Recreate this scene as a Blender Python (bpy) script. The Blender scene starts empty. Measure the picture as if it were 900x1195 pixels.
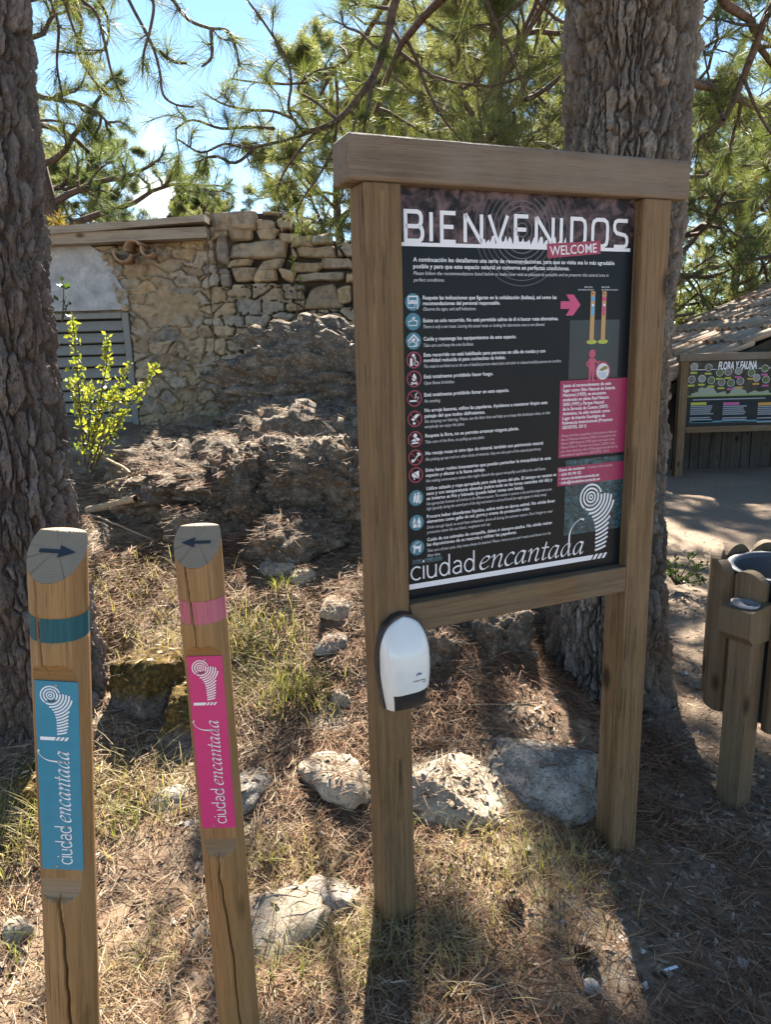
import bpy, bmesh, math, random
import numpy as np
from mathutils import Vector, Matrix
from mathutils.bvhtree import BVHTree
sc = bpy.context.scene
COL = sc.collection
R = math.radians
# ------------------------------------------------------------------ camera, sky, sun, exposure
FPX, PIT, ROL, HGT = 858.5, 0.2263, -0.0273, 1.6
_c, _s, _cr, _sr = math.cos(PIT), math.sin(PIT), math.cos(ROL), math.sin(ROL)
FW = np.array([0, _c, -_s]); _u = np.array([0, _s, _c]); _r = np.array([1., 0, 0])
RT = _cr*_r + _sr*_u; UP = -_sr*_r + _cr*_u
cam = bpy.data.objects.new('camera', bpy.data.cameras.new('camera')); COL.objects.link(cam)
cam.matrix_world = Matrix(((RT[0], UP[0], -FW[0], 0), (RT[1], UP[1], -FW[1], 0), (RT[2], UP[2], -FW[2], HGT), (0, 0, 0, 1)))
cam.data.sensor_fit = 'VERTICAL'; cam.data.sensor_height = 24; cam.data.lens = 24*FPX/1195
cam.data.clip_start = .05; cam.data.clip_end = 3000
sc.camera = cam
SUN_EL, SUN_AZ = R(43), R(4)              # azimuth from +Y towards +X
w = bpy.data.worlds.new('World'); sc.world = w; w.use_nodes = True
nt = w.node_tree; nt.nodes.clear()
def wn(t, **k):
    n = nt.nodes.new(t)
    for a, b in k.items(): setattr(n, a, b)
    return n
sky = wn('ShaderNodeTexSky', sky_type='NISHITA', sun_disc=False, sun_elevation=SUN_EL, sun_rotation=SUN_AZ, altitude=2500, air_density=.8, dust_density=.0, ozone_density=2.5)
bg = wn('ShaderNodeBackground'); bg.inputs[1].default_value = .068
out = wn('ShaderNodeOutputWorld')
tc = wn('ShaderNodeTexCoord'); mp = wn('ShaderNodeMapping'); mp.inputs['Scale'].default_value = (3.2, 3.2, 6.5); mp.inputs['Location'].default_value = (.35, .1, .2)
nz = wn('ShaderNodeTexNoise'); nz.inputs['Scale'].default_value = 1.7; nz.inputs['Detail'].default_value = 7; nz.inputs['Roughness'].default_value = .58
rp = wn('ShaderNodeValToRGB'); rp.color_ramp.elements[0].position = .57; rp.color_ramp.elements[1].position = .68
mx = wn('ShaderNodeMix', data_type='RGBA'); mx.inputs['B'].default_value = (6.2, 6.4, 6.7, 1)
L = nt.links.new
L(tc.outputs['Generated'], mp.inputs[0]); L(mp.outputs[0], nz.inputs[0]); sz = wn('ShaderNodeSeparateXYZ'); L(tc.outputs['Generated'], sz.inputs[0])
cm = wn('ShaderNodeMapRange'); cm.inputs['From Min'].default_value = .27; cm.inputs['From Max'].default_value = .19; L(sz.outputs[2], cm.inputs[0])
mu = wn('ShaderNodeMath', operation='MULTIPLY'); L(nz.outputs[0], rp.inputs[0]); L(rp.outputs[0], mu.inputs[0]); L(cm.outputs[0], mu.inputs[1]); L(mu.outputs[0], mx.inputs['Factor'])
tn = wn('ShaderNodeMix', data_type='RGBA', blend_type='MULTIPLY'); tn.inputs['Factor'].default_value = 1; tn.inputs['B'].default_value = (1.0, 1.0, .87, 1)
L(sky.outputs[0], tn.inputs['A']); L(tn.outputs['Result'], mx.inputs['A']); L(mx.outputs['Result'], bg.inputs[0]); L(bg.outputs[0], out.inputs[0])
sun = bpy.data.objects.new('sun', bpy.data.lights.new('sun', 'SUN')); COL.objects.link(sun)
sun.data.energy = 5.0; sun.data.angle = R(.55); sun.data.color = (1, .91, .79)
sd = Vector((math.sin(SUN_AZ)*math.cos(SUN_EL), math.cos(SUN_AZ)*math.cos(SUN_EL), math.sin(SUN_EL)))
sun.rotation_euler = sd.to_track_quat('Z', 'Y').to_euler(); sun.location = (0, 0, 30)
sc.view_settings.view_transform = 'Standard'; sc.view_settings.look = 'None'; sc.view_settings.gamma = 1
sc.view_settings.exposure = 2.5
sc.render.engine = 'CYCLES'
sc.cycles.max_bounces = 7; sc.cycles.diffuse_bounces = 4; sc.cycles.transmission_bounces = 4; sc.cycles.glossy_bounces = 2
sc.cycles.use_denoising = True
sc.cycles.caustics_reflective = False; sc.cycles.caustics_refractive = False

# ------------------------------------------------------------------ helpers
def px(x, y, Y):
    d = FW + RT*(x-450)/FPX + UP*(597.5-y)/FPX
    return np.array([0, 0, HGT]) + d*Y/d[1]
def ss(a, b, x):
    t = np.clip((np.asarray(x, float)-a)/(b-a), 0, 1); return t*t*(3-2*t)
def hsh(i, j, k, s):
    n = (i*374761393 + j*668265263 + k*2147483647 + s*974634777) & 0xffffffff
    n = ((n ^ (n >> 13))*1274126177) & 0xffffffff
    n = ((n ^ (n >> 16))*2246822519) & 0xffffffff
    return ((n ^ (n >> 15)) & 0xffffff)/float(0xffffff)
def vnoise(P, s=0):
    P = np.asarray(P, float); I = np.floor(P).astype(np.int64); f = P-I; f = f*f*(3-2*f)
    r = 0
    for a in (0, 1):
        for b in (0, 1):
            for c in (0, 1):
                wgt = (f[:, 0] if a else 1-f[:, 0])*(f[:, 1] if b else 1-f[:, 1])*(f[:, 2] if c else 1-f[:, 2])
                r = r + wgt*hsh(I[:, 0]+a, I[:, 1]+b, I[:, 2]+c, s)
    return r*2-1
def fbm(P, o=4, s=0, g=.5):
    r = 0; a = 1
    P = np.asarray(P, float)
    for i in range(o):
        r = r + a*vnoise(P*2.03**i + i*7.3, s+i); a *= g
    return r
def worley(P, s=0, ids=False):
    cid_ = np.zeros(len(P))
    I = np.floor(P).astype(np.int64); f1 = np.full(len(P), 9.); f2 = f1.copy()
    for a in (-1, 0, 1):
        for b in (-1, 0, 1):
            for c in (-1, 0, 1):
                J = I+np.array([a, b, c])
                Q = J+np.stack([hsh(J[:, 0], J[:, 1], J[:, 2], s+q) for q in (1, 2, 3)], 1)
                d = np.linalg.norm(Q-P, axis=1)
                if ids: cid_ = np.where(d < f1, hsh(J[:, 0], J[:, 1], J[:, 2], s+7), cid_)
                f2 = np.minimum(f2, np.maximum(f1, d)); f1 = np.minimum(f1, d)
    return (f1, f2, cid_) if ids else (f1, f2)
def npmesh(name, V, F, mats, parent=None, smooth=True, mi=None, attr=None):
    """V (n,3); F: an array of quads or triangles, or a list of index lists"""
    me = bpy.data.meshes.new(name)
    V = np.asarray(V, np.float32)
    if isinstance(F, np.ndarray):
        k = F.shape[1]; nf = len(F)
        me.vertices.add(len(V)); me.vertices.foreach_set('co', V.ravel())
        me.loops.add(nf*k); me.loops.foreach_set('vertex_index', F.astype(np.int32).ravel())
        me.polygons.add(nf); me.polygons.foreach_set('loop_start', np.arange(0, nf*k, k, dtype=np.int32))
        me.update(calc_edges=True)
    else:
        me.from_pydata([tuple(map(float, v)) for v in V], [], [list(map(int, f)) for f in F])
    if not isinstance(mats, (list, tuple)): mats = [mats]
    for m in mats: me.materials.append(m)
    if mi is not None: me.polygons.foreach_set('material_index', np.asarray(mi, np.int32))
    me.polygons.foreach_set('use_smooth', np.full(len(me.polygons), bool(smooth)))
    for k, a in (attr or {}).items():
        at = me.attributes.new(k, 'FLOAT', 'POINT'); at.data.foreach_set('value', np.asarray(a, np.float32))
    me.update()
    o = bpy.data.objects.new(name, me); COL.objects.link(o)
    if parent: o.parent = parent
    return o
def tag(o, label=None, cat=None, group=None, kind=None):
    if label: o['label'] = label
    if cat: o['category'] = cat
    if group: o['group'] = group
    if kind: o['kind'] = kind
    return o
def empty(name, loc, label, cat, rz=0, group=None):
    o = bpy.data.objects.new(name, None); COL.objects.link(o); o.location = loc; o.rotation_euler = (0, 0, rz)
    o.empty_display_size = .1
    return tag(o, label, cat, group)
def copy_tree(o, parent=None):
    c = o.copy(); COL.objects.link(c)
    if parent: c.parent = parent
    for ch in list(o.children): copy_tree(ch, c)
    return c
class MB:
    def __init__(s): s.V = []; s.F = []; s.M = []
    def add(s, V, F, m=0):
        b = len(s.V); s.V += [tuple(v) for v in V]; s.F += [[i+b for i in f] for f in F]; s.M += [m]*len(F)
    def box(s, a, b, m=0, bev=0.0):
        """axis-aligned box a..b with bevelled edges"""
        bm = bmesh.new(); bmesh.ops.create_cube(bm, size=1)
        a = Vector(a); b = Vector(b)
        for v in bm.verts: v.co = Vector([(a[i]+b[i])/2 + v.co[i]*(b[i]-a[i]) for i in range(3)])
        if bev: bmesh.ops.bevel(bm, geom=bm.edges[:], offset=bev, segments=3, affect='EDGES', profile=.5)
        bm.verts.index_update()
        s.add([v.co[:] for v in bm.verts], [[v.index for v in f.verts] for f in bm.faces], m); bm.free(); return s
    def build(s, name, mats, parent=None, smooth=False):
        return npmesh(name, np.array(s.V), s.F, mats, parent, smooth, s.M)
def tube(pts, rad, k=6, cap=True):
    P = np.asarray(pts, float); rad = np.broadcast_to(np.asarray(rad, float), (len(P),))
    T = np.gradient(P, axis=0); T /= np.linalg.norm(T, axis=1)[:, None]+1e-9
    ref = np.array([0.13, .21, 1.]) if abs(T[0][2]) < .8 else np.array([1., .17, .1])
    A = np.cross(T, ref); A /= np.linalg.norm(A, axis=1)[:, None]+1e-9; B = np.cross(T, A)
    th = np.arange(k)*2*math.pi/k
    V = P[:, None, :] + rad[:, None, None]*(np.cos(th)[None, :, None]*A[:, None, :]+np.sin(th)[None, :, None]*B[:, None, :])
    n = len(P); i = np.arange(n-1)[:, None]*k; j = np.arange(k)[None, :]; j2 = (j+1) % k
    F = np.stack([i+j, i+j2, i+k+j2, i+k+j], -1).reshape(-1, 4)
    return V.reshape(-1, 3), F
class Tubes:
    def __init__(s): s.V = []; s.F = []; s.n = 0
    def add(s, pts, rad, k=5):
        V, F = tube(pts, rad, k); s.V.append(V); s.F.append(F+s.n); s.n += len(V)
    def build(s, name, mat, parent=None): return npmesh(name, np.concatenate(s.V), np.concatenate(s.F), mat, parent)
def smooth_line(P, n=4):
    """Catmull-Rom through P"""
    P = np.asarray(P, float); Q = np.vstack([2*P[0]-P[1], P, 2*P[-1]-P[-2]]); o = []
    for i in range(1, len(Q)-2):
        for t in np.arange(n)/n:
            a, b, c, d = Q[i-1:i+3]
            o.append(.5*(2*b+(c-a)*t+(2*a-5*b+4*c-d)*t*t+(3*b-a-3*c+d)*t**3))
    o.append(P[-1]); return np.array(o)
def normed(a): return a/(np.linalg.norm(a, axis=-1, keepdims=True)+1e-9)
def needles(P, D, K, Lm, wd, rng, th=(.25, 1.0), droop=.15, back=.07):
    """fans of long pine needles: every needle a bent tapering blade of two faces"""
    P = np.repeat(np.asarray(P), K, 0); D = normed(np.repeat(np.asarray(D), K, 0)); n = len(P)
    A = normed(np.cross(D, np.array([.3, .5, .8]))); B = np.cross(D, A)
    ph = rng.uniform(0, 6.283, n)[:, None]; t = rng.uniform(th[0], th[1], n)[:, None]
    d = D*np.cos(t)+(A*np.cos(ph)+B*np.sin(ph))*np.sin(t)
    b = P-D*rng.uniform(0, back, n)[:, None]
    l = Lm*rng.uniform(.65, 1.12, n)[:, None]
    m = b+d*l*.5; e = b+d*l+np.array([0, 0, -1.])*l*droop*rng.uniform(.2, 1.4, n)[:, None]
    wv = normed(np.cross(d, normed(rng.normal(size=(n, 3)))))*wd*.5
    V = np.stack([b-wv, b+wv, m-wv, m+wv, e-wv*.25, e+wv*.25], 1).reshape(-1, 3)
    i = np.arange(n)[:, None]*6
    F = np.concatenate([i+np.array([[0, 1, 3, 2]]), i+np.array([[2, 3, 5, 4]])])
    return V, F

# ------------------------------------------------------------------ materials
class NT:
    def __init__(s, name):
        s.m = bpy.data.materials.new(name); s.m.use_nodes = True; s.t = s.m.node_tree; s.t.nodes.clear()
        s.out = s.n('ShaderNodeOutputMaterial')
    def n(s, t, **k):
        o = s.t.nodes.new(t)
        for a, b in k.items():
            if a.startswith('i_'): o.inputs[a[2:]].default_value = b
            else: setattr(o, a, b)
        return o
    def l(s, a, b): s.t.links.new(a, b)
    def coord(s, scale=(1, 1, 1), kind='Object'):
        t = s.n('ShaderNodeTexCoord'); m = s.n('ShaderNodeMapping'); m.inputs['Scale'].default_value = scale
        s.l(t.outputs[kind], m.inputs[0]); return m.outputs[0]
    def noise(s, co, scale, detail=4, rough=.55, dist=0):
        n = s.n('ShaderNodeTexNoise'); n.inputs['Scale'].default_value = scale; n.inputs['Detail'].default_value = detail
        n.inputs['Roughness'].default_value = rough; n.inputs['Distortion'].default_value = dist
        s.l(co, n.inputs['Vector']); return n.outputs[0]
    def ramp(s, f, stops):
        r = s.n('ShaderNodeValToRGB'); e = r.color_ramp.elements
        while len(e) < len(stops): e.new(.5)
        for x, (p, c) in zip(e, stops):
            x.position = p; x.color = (*c, 1) if isinstance(c, tuple) else (c, c, c, 1)
        s.l(f, r.inputs[0]); return r.outputs[0]
    def mix(s, f, a, b, blend='MIX'):
        m = s.n('ShaderNodeMix', data_type='RGBA', blend_type=blend)
        for q, v in (('Factor', f), ('A', a), ('B', b)):
            if isinstance(v, (int, float)): m.inputs[q].default_value = v
            elif isinstance(v, tuple): m.inputs[q].default_value = (*v, 1)
            else: s.l(v, m.inputs[q])
        return m.outputs['Result']
    def attr(s, name): return s.n('ShaderNodeAttribute', attribute_name=name).outputs['Fac']
    def island(s): return s.n('ShaderNodeNewGeometry').outputs['Random Per Island']
    def bump(s, h, strength=.3, dist=.01):
        b = s.n('ShaderNodeBump'); b.inputs['Strength'].default_value = strength; b.inputs['Distance'].default_value = dist
        s.l(h, b.inputs['Height']); return b.outputs[0]
    def bsdf(s, col, rough=.8, spec=.3, normal=None, metal=0):
        b = s.n('ShaderNodeBsdfPrincipled')
        if isinstance(col, tuple): b.inputs['Base Color'].default_value = (*col, 1)
        else: s.l(col, b.inputs['Base Color'])
        if isinstance(rough, (int, float)): b.inputs['Roughness'].default_value = rough
        else: s.l(rough, b.inputs['Roughness'])
        b.inputs['Specular IOR Level'].default_value = spec; b.inputs['Metallic'].default_value = metal
        if normal is not None: s.l(normal, b.inputs['Normal'])
        s.l(b.outputs[0], s.out.inputs[0]); return s.m
def plain(name, c, rough=.5, spec=.4, metal=0, var=.06):
    t = NT(name); co = t.coord(); n = t.noise(co, 30, 5)
    col = t.mix(n, tuple(x*(1-var) for x in c), tuple(min(1, x*(1+var)) for x in c))
    return t.bsdf(col, rough, spec, None, metal)
def wood(name, dark, light, grey, axis=2, grain=60, greyf=.35, rough=.75):
    t = NT(name); sc_ = [1, 1, 1]; sc_[axis] = .035
    co = t.coord(tuple(sc_)); co1 = t.coord()
    g1 = t.noise(co, grain*2.2, 6, .62, .5); g2 = t.noise(co, grain*8, 3, .6); g3 = t.noise(co, grain*.45, 3, .6, 1.0)
    base = t.ramp(g1, [(.3, dark), (.5, tuple((a+b)/2 for a, b in zip(dark, light))), (.7, light)])
    base = t.mix(.35, base, t.ramp(g2, [(.35, dark), (.65, light)]))
    base = t.mix(t.ramp(g3, [(.34, .55), (.52, 0.0)]), base, tuple(x*.62 for x in dark))
    base = t.mix(t.ramp(g2, [(.3, .6), (.4, 0.0)]), base, tuple(x*.5 for x in dark))
    sk_ = [1, 1, 1]; sk_[axis] = .015; g4 = t.noise(t.coord(tuple(sk_)), 19, 2, .5, .2)
    crk = t.ramp(g4, [(.488, 0.0), (.497, .8), (.503, .8), (.512, 0.0)])
    brk = t.ramp(t.noise(co1, 7, 3), [(.5, 0.0), (.58, 1.0)])
    base = t.mix(t.mix(1.0, crk, brk, 'MULTIPLY'), base, tuple(x*.3 for x in dark))
    big = t.noise(co1, 3.2, 4, .6)
    base = t.mix(t.ramp(big, [(.38, 0.0), (.68, greyf)]), base, grey)
    v = t.n('ShaderNodeTexVoronoi'); s2 = [5.3, 5.3, 5.3]; s2[axis] = 2.7; t.l(t.coord(tuple(s2)), v.inputs['Vector']); v.inputs['Scale'].default_value = 1; v.inputs['Randomness'].default_value = 1
    knot = t.ramp(v.outputs['Distance'], [(.06, 1.0), (.14, 0.0)])
    base = t.mix(knot, base, tuple(x*.42 for x in dark))
    return t.bsdf(base, rough, .25, t.bump(t.mix(.5, g1, g2), .6, .004))
def foliage(name, cols, trans=.45, rough=.55):
    t = NT(name); r = t.island(); n = t.noise(t.coord((1, 1, 1)), 1.3, 3)
    a = t.n('ShaderNodeMath', operation='MULTIPLY_ADD'); a.inputs[1].default_value = .55; a.inputs[2].default_value = -.05
    t.l(r, a.inputs[0]); b = t.n('ShaderNodeMath', operation='ADD'); t.l(a.outputs[0], b.inputs[0]); 
    b2 = t.n('ShaderNodeMath', operation='MULTIPLY'); b2.inputs[1].default_value = .55; t.l(n, b2.inputs[0]); t.l(b2.outputs[0], b.inputs[1])
    k = len(cols); col = t.ramp(b.outputs[0], [(.12+.76*i/(k-1), c) for i, c in enumerate(cols)])
    p = t.n('ShaderNodeBsdfPrincipled'); t.l(col, p.inputs['Base Color']); p.inputs['Roughness'].default_value = rough; p.inputs['Specular IOR Level'].default_value = .35
    q = t.n('ShaderNodeBsdfTranslucent'); c2 = t.mix(1.0, col, (1.3, 1.36, .85), 'MULTIPLY'); t.l(c2, q.inputs[0])
    m = t.n('ShaderNodeMixShader'); m.inputs[0].default_value = trans
    t.l(p.outputs[0], m.inputs[1]); t.l(q.outputs[0], m.inputs[2]); t.l(m.outputs[0], t.out.inputs[0]); return t.m
def litter_mat(name, cols, rough=.7):
    t = NT(name); r = t.island(); k = len(cols)
    return t.bsdf(t.ramp(r, [(i/(k-1), c) for i, c in enumerate(cols)]), rough, .25)
def rock_mat(name, cols, lichen, dark, scale=6, tint=(.2, .15, .09), tf=.25, bump=.6):
    t = NT(name); co = t.coord(kind='Object')
    n1 = t.noise(co, scale, 7, .62, .3); n2 = t.noise(co, scale*4.5, 6, .65); n3 = t.noise(co, scale*1.6, 5, .7, .8); n4 = t.noise(co, scale*13, 4, .7)
    c = t.ramp(n1, [(.3, cols[0]), (.52, cols[1]), (.7, cols[2])])
    c = t.mix(t.ramp(n3, [(.5, 0.0), (.62, tf)]), c, tint)
    c = t.mix(t.ramp(n2, [(.54, 0.0), (.62, lichen)]), c, (.47, .43, .37))
    c = t.mix(t.ramp(n4, [(.36, dark), (.47, 0.0)]), c, (.035, .032, .03))
    return t.bsdf(c, .9, .15, t.bump(t.mix(.5, n2, n4), bump, .012))

M_post = wood('weathered_brown_wood', (.085, .05, .022), (.255, .16, .076), (.19, .145, .098), 2, 55, .3)
M_beam = wood('grey_brown_wood', (.11, .08, .055), (.22, .165, .115), (.2, .17, .14), 0, 60, .7)
M_rail = wood('rail_wood', (.1, .06, .03), (.22, .14, .07), (.17, .14, .1), 0, 60, .5)
M_stake = wood('stake_wood', (.17, .088, .032), (.36, .21, .085), (.28, .19, .1), 2, 45, .4, .6)
M_scoop = wood('shade_toned_scoop_wood', (.16, .085, .03), (.3, .17, .065), (.22, .14, .06), 0, 40, .3)  # fresh cut wood at the scoop's upper arch, its shading put into the colour
M_scoopend = wood('routed_end_wood', (.18, .12, .065), (.33, .235, .14), (.27, .2, .13), 0, 30, .4)
M_bin = wood('bin_wood', (.1, .064, .034), (.2, .135, .075), (.16, .13, .09), 2, 60, .45)
M_plank = wood('old_plank_wood', (.2, .15, .1), (.38, .31, .22), (.36, .33, .28), 0, 40, .6)
M_dark = plain('dark_grey_plastic', (.022, .025, .03), .35, .5)
M_white = plain('white_print', (.72, .73, .76), .4, .4, var=.03)
M_greytext = plain('pale_print', (.58, .6, .63), .4, .4, var=.03)
M_tealprint = plain('teal_print', (.045, .2, .27), .4, .4)
M_redprint = plain('dark_red_print', (.3, .035, .07), .4, .4)
M_pinkprint = plain('pink_print', (.5, .06, .17), .4, .4)
M_magenta = plain('magenta_print', (.28, .022, .085), .4, .4, var=.2)
M_ringprint = plain('faint_ring_print', (.115, .105, .11), .4, .4)
M_steel = plain('zinc_steel', (.3, .31, .33), .5, .5, .8)

# ------------------------------------------------------------------ ground
def zg0(x, y):
    x = np.asarray(x, float); y = np.asarray(y, float)
    left = np.interp(y, [0, 1.5, 1.9, 2.3, 2.8, 3.6, 4.5, 5.5, 6.5, 9, 14, 40], [0, 0, .02, .1, .26, .53, .78, .93, 1.0, .9, .5, .4])
    xa = np.interp(y, [2, 3, 4, 5, 7, 12], [.45, .35, .5, .9, 1.3, 2.0]); xb = xa+np.interp(y, [2, 3, 5, 12], [.7, .8, 1.0, 2.0])
    t = np.clip((x-xa)/(xb-xa), 0, 1); wgt = 1-t*t*(3-2*t)
    side = -.05*ss(.2, .9, x)*(1-ss(4, 8, y))
    far = .6*ss(18, 60, np.hypot(x, y))
    return left*wgt+side+far
def zg(x, y):
    x = np.atleast_1d(np.asarray(x, float)); y = np.atleast_1d(np.asarray(y, float))
    P = np.stack([x, y, np.zeros_like(x)], 1)
    amp = .012+.035*ss(2.2, 3.2, y)*(1-ss(.5, 1.2, x))
    return zg0(x, y)+amp*fbm(P*3.1, 3, 5)+.007*fbm(P*17, 3, 9)
def zg1(x, y): return float(zg(x, y)[0])
def axis_pts(segs):
    o = []
    for a, b, st in segs: o += list(np.arange(a, b, st))
    return np.array(o+[segs[-1][1]])
gx = axis_pts([(-900, -100, 200), (-100, -20, 10), (-20, -6, 1), (-6, -2.4, .12), (-2.4, 2.6, .026), (2.6, 7, .1), (7, 20, 1), (20, 100, 10), (100, 900, 200)])
gy = axis_pts([(-300, -30, 60), (-30, -4, 3), (-4, 1.0, .25), (1.0, 5.2, .026), (5.2, 12, .1), (12, 30, 1), (30, 100, 10), (100, 1500, 200)])
X, Y = np.meshgrid(gx, gy); X = X.ravel(); Y = Y.ravel()
nx, ny = len(gx), len(gy); i = (np.arange(ny-1)[:, None]*nx+np.arange(nx-1)[None, :]).ravel()
t = NT('forest_soil'); co = t.coord()
n1 = t.noise(co, 1.6, 5, .6); n2 = t.noise(co, 22, 6, .65); n3 = t.noise(co, 95, 4, .7)
soil = t.ramp(n2, [(.3, (.105, .076, .05)), (.5, (.21, .162, .113)), (.7, (.35, .29, .215))])
soil = t.mix(t.ramp(n1, [(.4, 0.0), (.6, .45)]), soil, (.16, .085, .045))
grit = t.ramp(n3, [(.3, (.12, .088, .062)), (.55, (.245, .19, .14)), (.72, (.37, .31, .245))])
sep = t.n('ShaderNodeSeparateXYZ'); t.l(co, sep.inputs[0])
ma = t.n('ShaderNodeMath', operation='MULTIPLY_ADD'); ma.inputs[1].default_value = .45; t.l(n1, ma.inputs[0])
mm = t.n('ShaderNodeMapRange'); mm.inputs['From Min'].default_value = .9; mm.inputs['From Max'].default_value = 2.0; t.l(sep.outputs[0], ma.inputs[2]); t.l(ma.outputs[0], mm.inputs[0])
col = t.mix(mm.outputs[0], soil, grit)
ground = npmesh('ground', np.stack([X, Y, zg(X, Y)], 1), np.stack([i, i+1, i+nx+1, i+nx], 1), t.bsdf(col, .95, .1, t.bump(t.mix(.5, n2, n3), .5, .01)))
tag(ground, kind='structure')

# ------------------------------------------------------------------ rocks
M_lichen = rock_mat('lichen_rock', ((.075, .06, .045), (.155, .128, .095), (.29, .235, .175)), .45, .85, 10, (.15, .085, .045), .65, 1.0)
M_pale = rock_mat('pale_limestone', ((.22, .18, .13), (.34, .29, .22), (.46, .41, .33)), .3, .6, 7, (.2, .13, .07), .5, .7)
M_grey = rock_mat('grey_limestone', ((.15, .135, .115), (.29, .265, .23), (.46, .43, .38)), .7, .85, 10, (.13, .095, .06), .5, .9)
M_moss = None
def moss_mat():
    t = NT('mossy_rock'); co = t.coord(); n = t.noise(co, 9, 6, .65); n2 = t.noise(co, 60, 5, .7)
    rock = t.ramp(n2, [(.3, (.05, .045, .04)), (.6, (.15, .135, .12)), (.75, (.28, .26, .23))])
    moss = t.ramp(n2, [(.3, (.028, .022, .01)), (.5, (.085, .06, .022)), (.7, (.25, .165, .05))])
    g = t.n('ShaderNodeNewGeometry'); s = t.n('ShaderNodeSeparateXYZ'); t.l(t.coord(), s.inputs[0])
    a = t.n('ShaderNodeMath', operation='MULTIPLY_ADD'); a.inputs[1].default_value = .25; t.l(n, a.inputs[0]); t.l(s.outputs[2], a.inputs[2])
    f = t.ramp(a.outputs[0], [(.13, 0.0), (.18, 1.0)])
    return t.bsdf(t.mix(f, rock, moss), .95, .1, t.bump(n2, .9, .015))
M_moss = moss_mat()
ROCKS = []
def boulder(name, loc, rad, label, mat, seed, rz=0, sub=5, amp=.16, cuts=5, cat='rock', fine=.04, group=None, flat=.55, sharp=0, freq=1.5, tilt=(0, 0), ledge=0, sq=3.2):
    rng = np.random.default_rng(seed); bm = bmesh.new(); bmesh.ops.create_icosphere(bm, subdivisions=sub, radius=1)
    bm.verts.index_update()
    V = np.array([v.co[:] for v in bm.verts]); F = np.array([[v.index for v in f.verts] for f in bm.faces]); bm.free()
    V = V*(1/np.linalg.norm(V, ord=sq, axis=1))[:, None]
    for q in range(cuts):                                   # broken planes
        n = rng.normal(size=3); n[2] = abs(n[2])*.6; n /= np.linalg.norm(n); d = rng.uniform(flat, .95)
        e = V@n-d; V = V-np.maximum(e, 0)[:, None]*n*(.9)
    N = normed(V)
    q = seed*3.7
    V = V+N*(amp*fbm(V*freq+q, 4, seed) + fine*fbm(V*6+q, 4, seed+3, .6))[:, None]
    if sharp: 
        f1, f2 = worley(V*np.array([5, 5, 6.5])+.25*fbm(V*4, 3, seed+5)[:, None]+q, seed); V = V+N*(sharp*(np.minimum(f2-f1, .35)/.35-.7))[:, None]
    if ledge:
        zz_ = V[:, 2]*2.6+.9*fbm(V*1.3+q, 3, seed+8); V = V+normed(N*np.array([1, 1, .15]))*(ledge*(ss(.0, .75, zz_-np.floor(zz_))-.5)*(1-ss(.7, .95, N[:, 2])))[:, None]
    V = V*np.array(rad)
    o = npmesh(name, V, F, mat); o.location = loc; o.rotation_euler = (tilt[0], tilt[1], rz)
    tag(o, label, cat, group); ROCKS.append(o); return o
boulder('rock_outcrop', (-.1, 5.36, 1.28), (.98, .62, .48), 'dark lichen-covered rounded boulder directly below the stone wall', M_lichen, 11, .05, 6, .14, 4, fine=.12, sharp=.08, ledge=.05)
boulder('rock_outcrop', (-.02, 4.72, .66), (1.22, .78, .64), 'wide dark pitted rock slab in front of the boulder, reaching behind the sign', M_lichen, 14, -.1, 6, .2, 4, fine=.1, sharp=.09, tilt=(.16, -.1), ledge=.07)
boulder('rock_outcrop', (-1.1, 4.55, .78), (.6, .6, .32), 'low ledge of lichen rock beside the louvred door shrub', M_lichen, 17, .3, 6, .2, 3, fine=.1, sharp=.09, tilt=(.2, .15), ledge=.08)
boulder('rock_outcrop', (-.85, 3.95, .55), (.4, .35, .2), 'sunlit crusted rock hump on the slope left of the pink stake top', M_lichen, 21, .5, 5, .2, 3, fine=.1, sharp=.08, tilt=(.2, 0), ledge=.08)
boulder('rock', (.5, 3.02, .22), (.17, .14, .22), 'knobbly dark rock under the sign rail beside the trunk', M_lichen, 23, .4, 5, .25, 3, fine=.12, sharp=.08)
boulder('rock', (.17, 3.0, .3), (.15, .16, .16), 'knobbly rock with yellow crust below the hand dispenser', M_lichen, 25, .1, 5, .25, 3, fine=.12, sharp=.06)
boulder('rock_slab', (.13, 2.24, .1), (.28, .18, .075), 'pale tan limestone slab lying behind the left sign post', M_pale, 31, -.25, 5, .1, 9, fine=.035, flat=.5, tilt=(.3, .05), ledge=.06, sharp=.02)
boulder('rock_slab', (.48, 2.35, .09), (.25, .18, .08), 'grey white-spotted limestone slab lying between the two sign posts', M_grey, 36, -.45, 5, .12, 10, fine=.04, flat=.5, tilt=(.32, .1), ledge=.06, sharp=.03)
boulder('rock_slab', (-.35, 1.76, -.015), (.27, .17, .07), 'flat pale slab at the foot of the pink stake', M_pale, 41, .35, 5, .12, 9, fine=.035, flat=.5, tilt=(.12, -.05), ledge=.05, sharp=.02)
boulder('rock', (-.79, 2.25, .06), (.1, .08, .06), 'grey stone in dry needles between the two stakes', M_grey, 45, .3, 4, .15, 6)
boulder('rock', (-.78, 2.62, .17), (.15, .14, .15), 'mossy boulder with golden moss cap behind the pink stake', M_moss, 48, .2, 5, .15, 4, fine=.07)
boulder('rock', (-.95, 2.75, .25), (.16, .14, .16), 'dark moss-covered rock between blue stake and golden moss boulder', M_moss, 49, .9, 5, .15, 4, fine=.07)
boulder('rock', (-1.22, 2.3, .08), (.15, .13, .12), 'grey mossy rock at the left edge below the trunk', M_moss, 53, .9, 5, .15, 4, fine=.07)
boulder('rock', (.72, 2.75, .04), (.13, .08, .05), 'small grey flat rock behind the right sign post', M_grey, 57, .2, 4, .15, 6)
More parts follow.
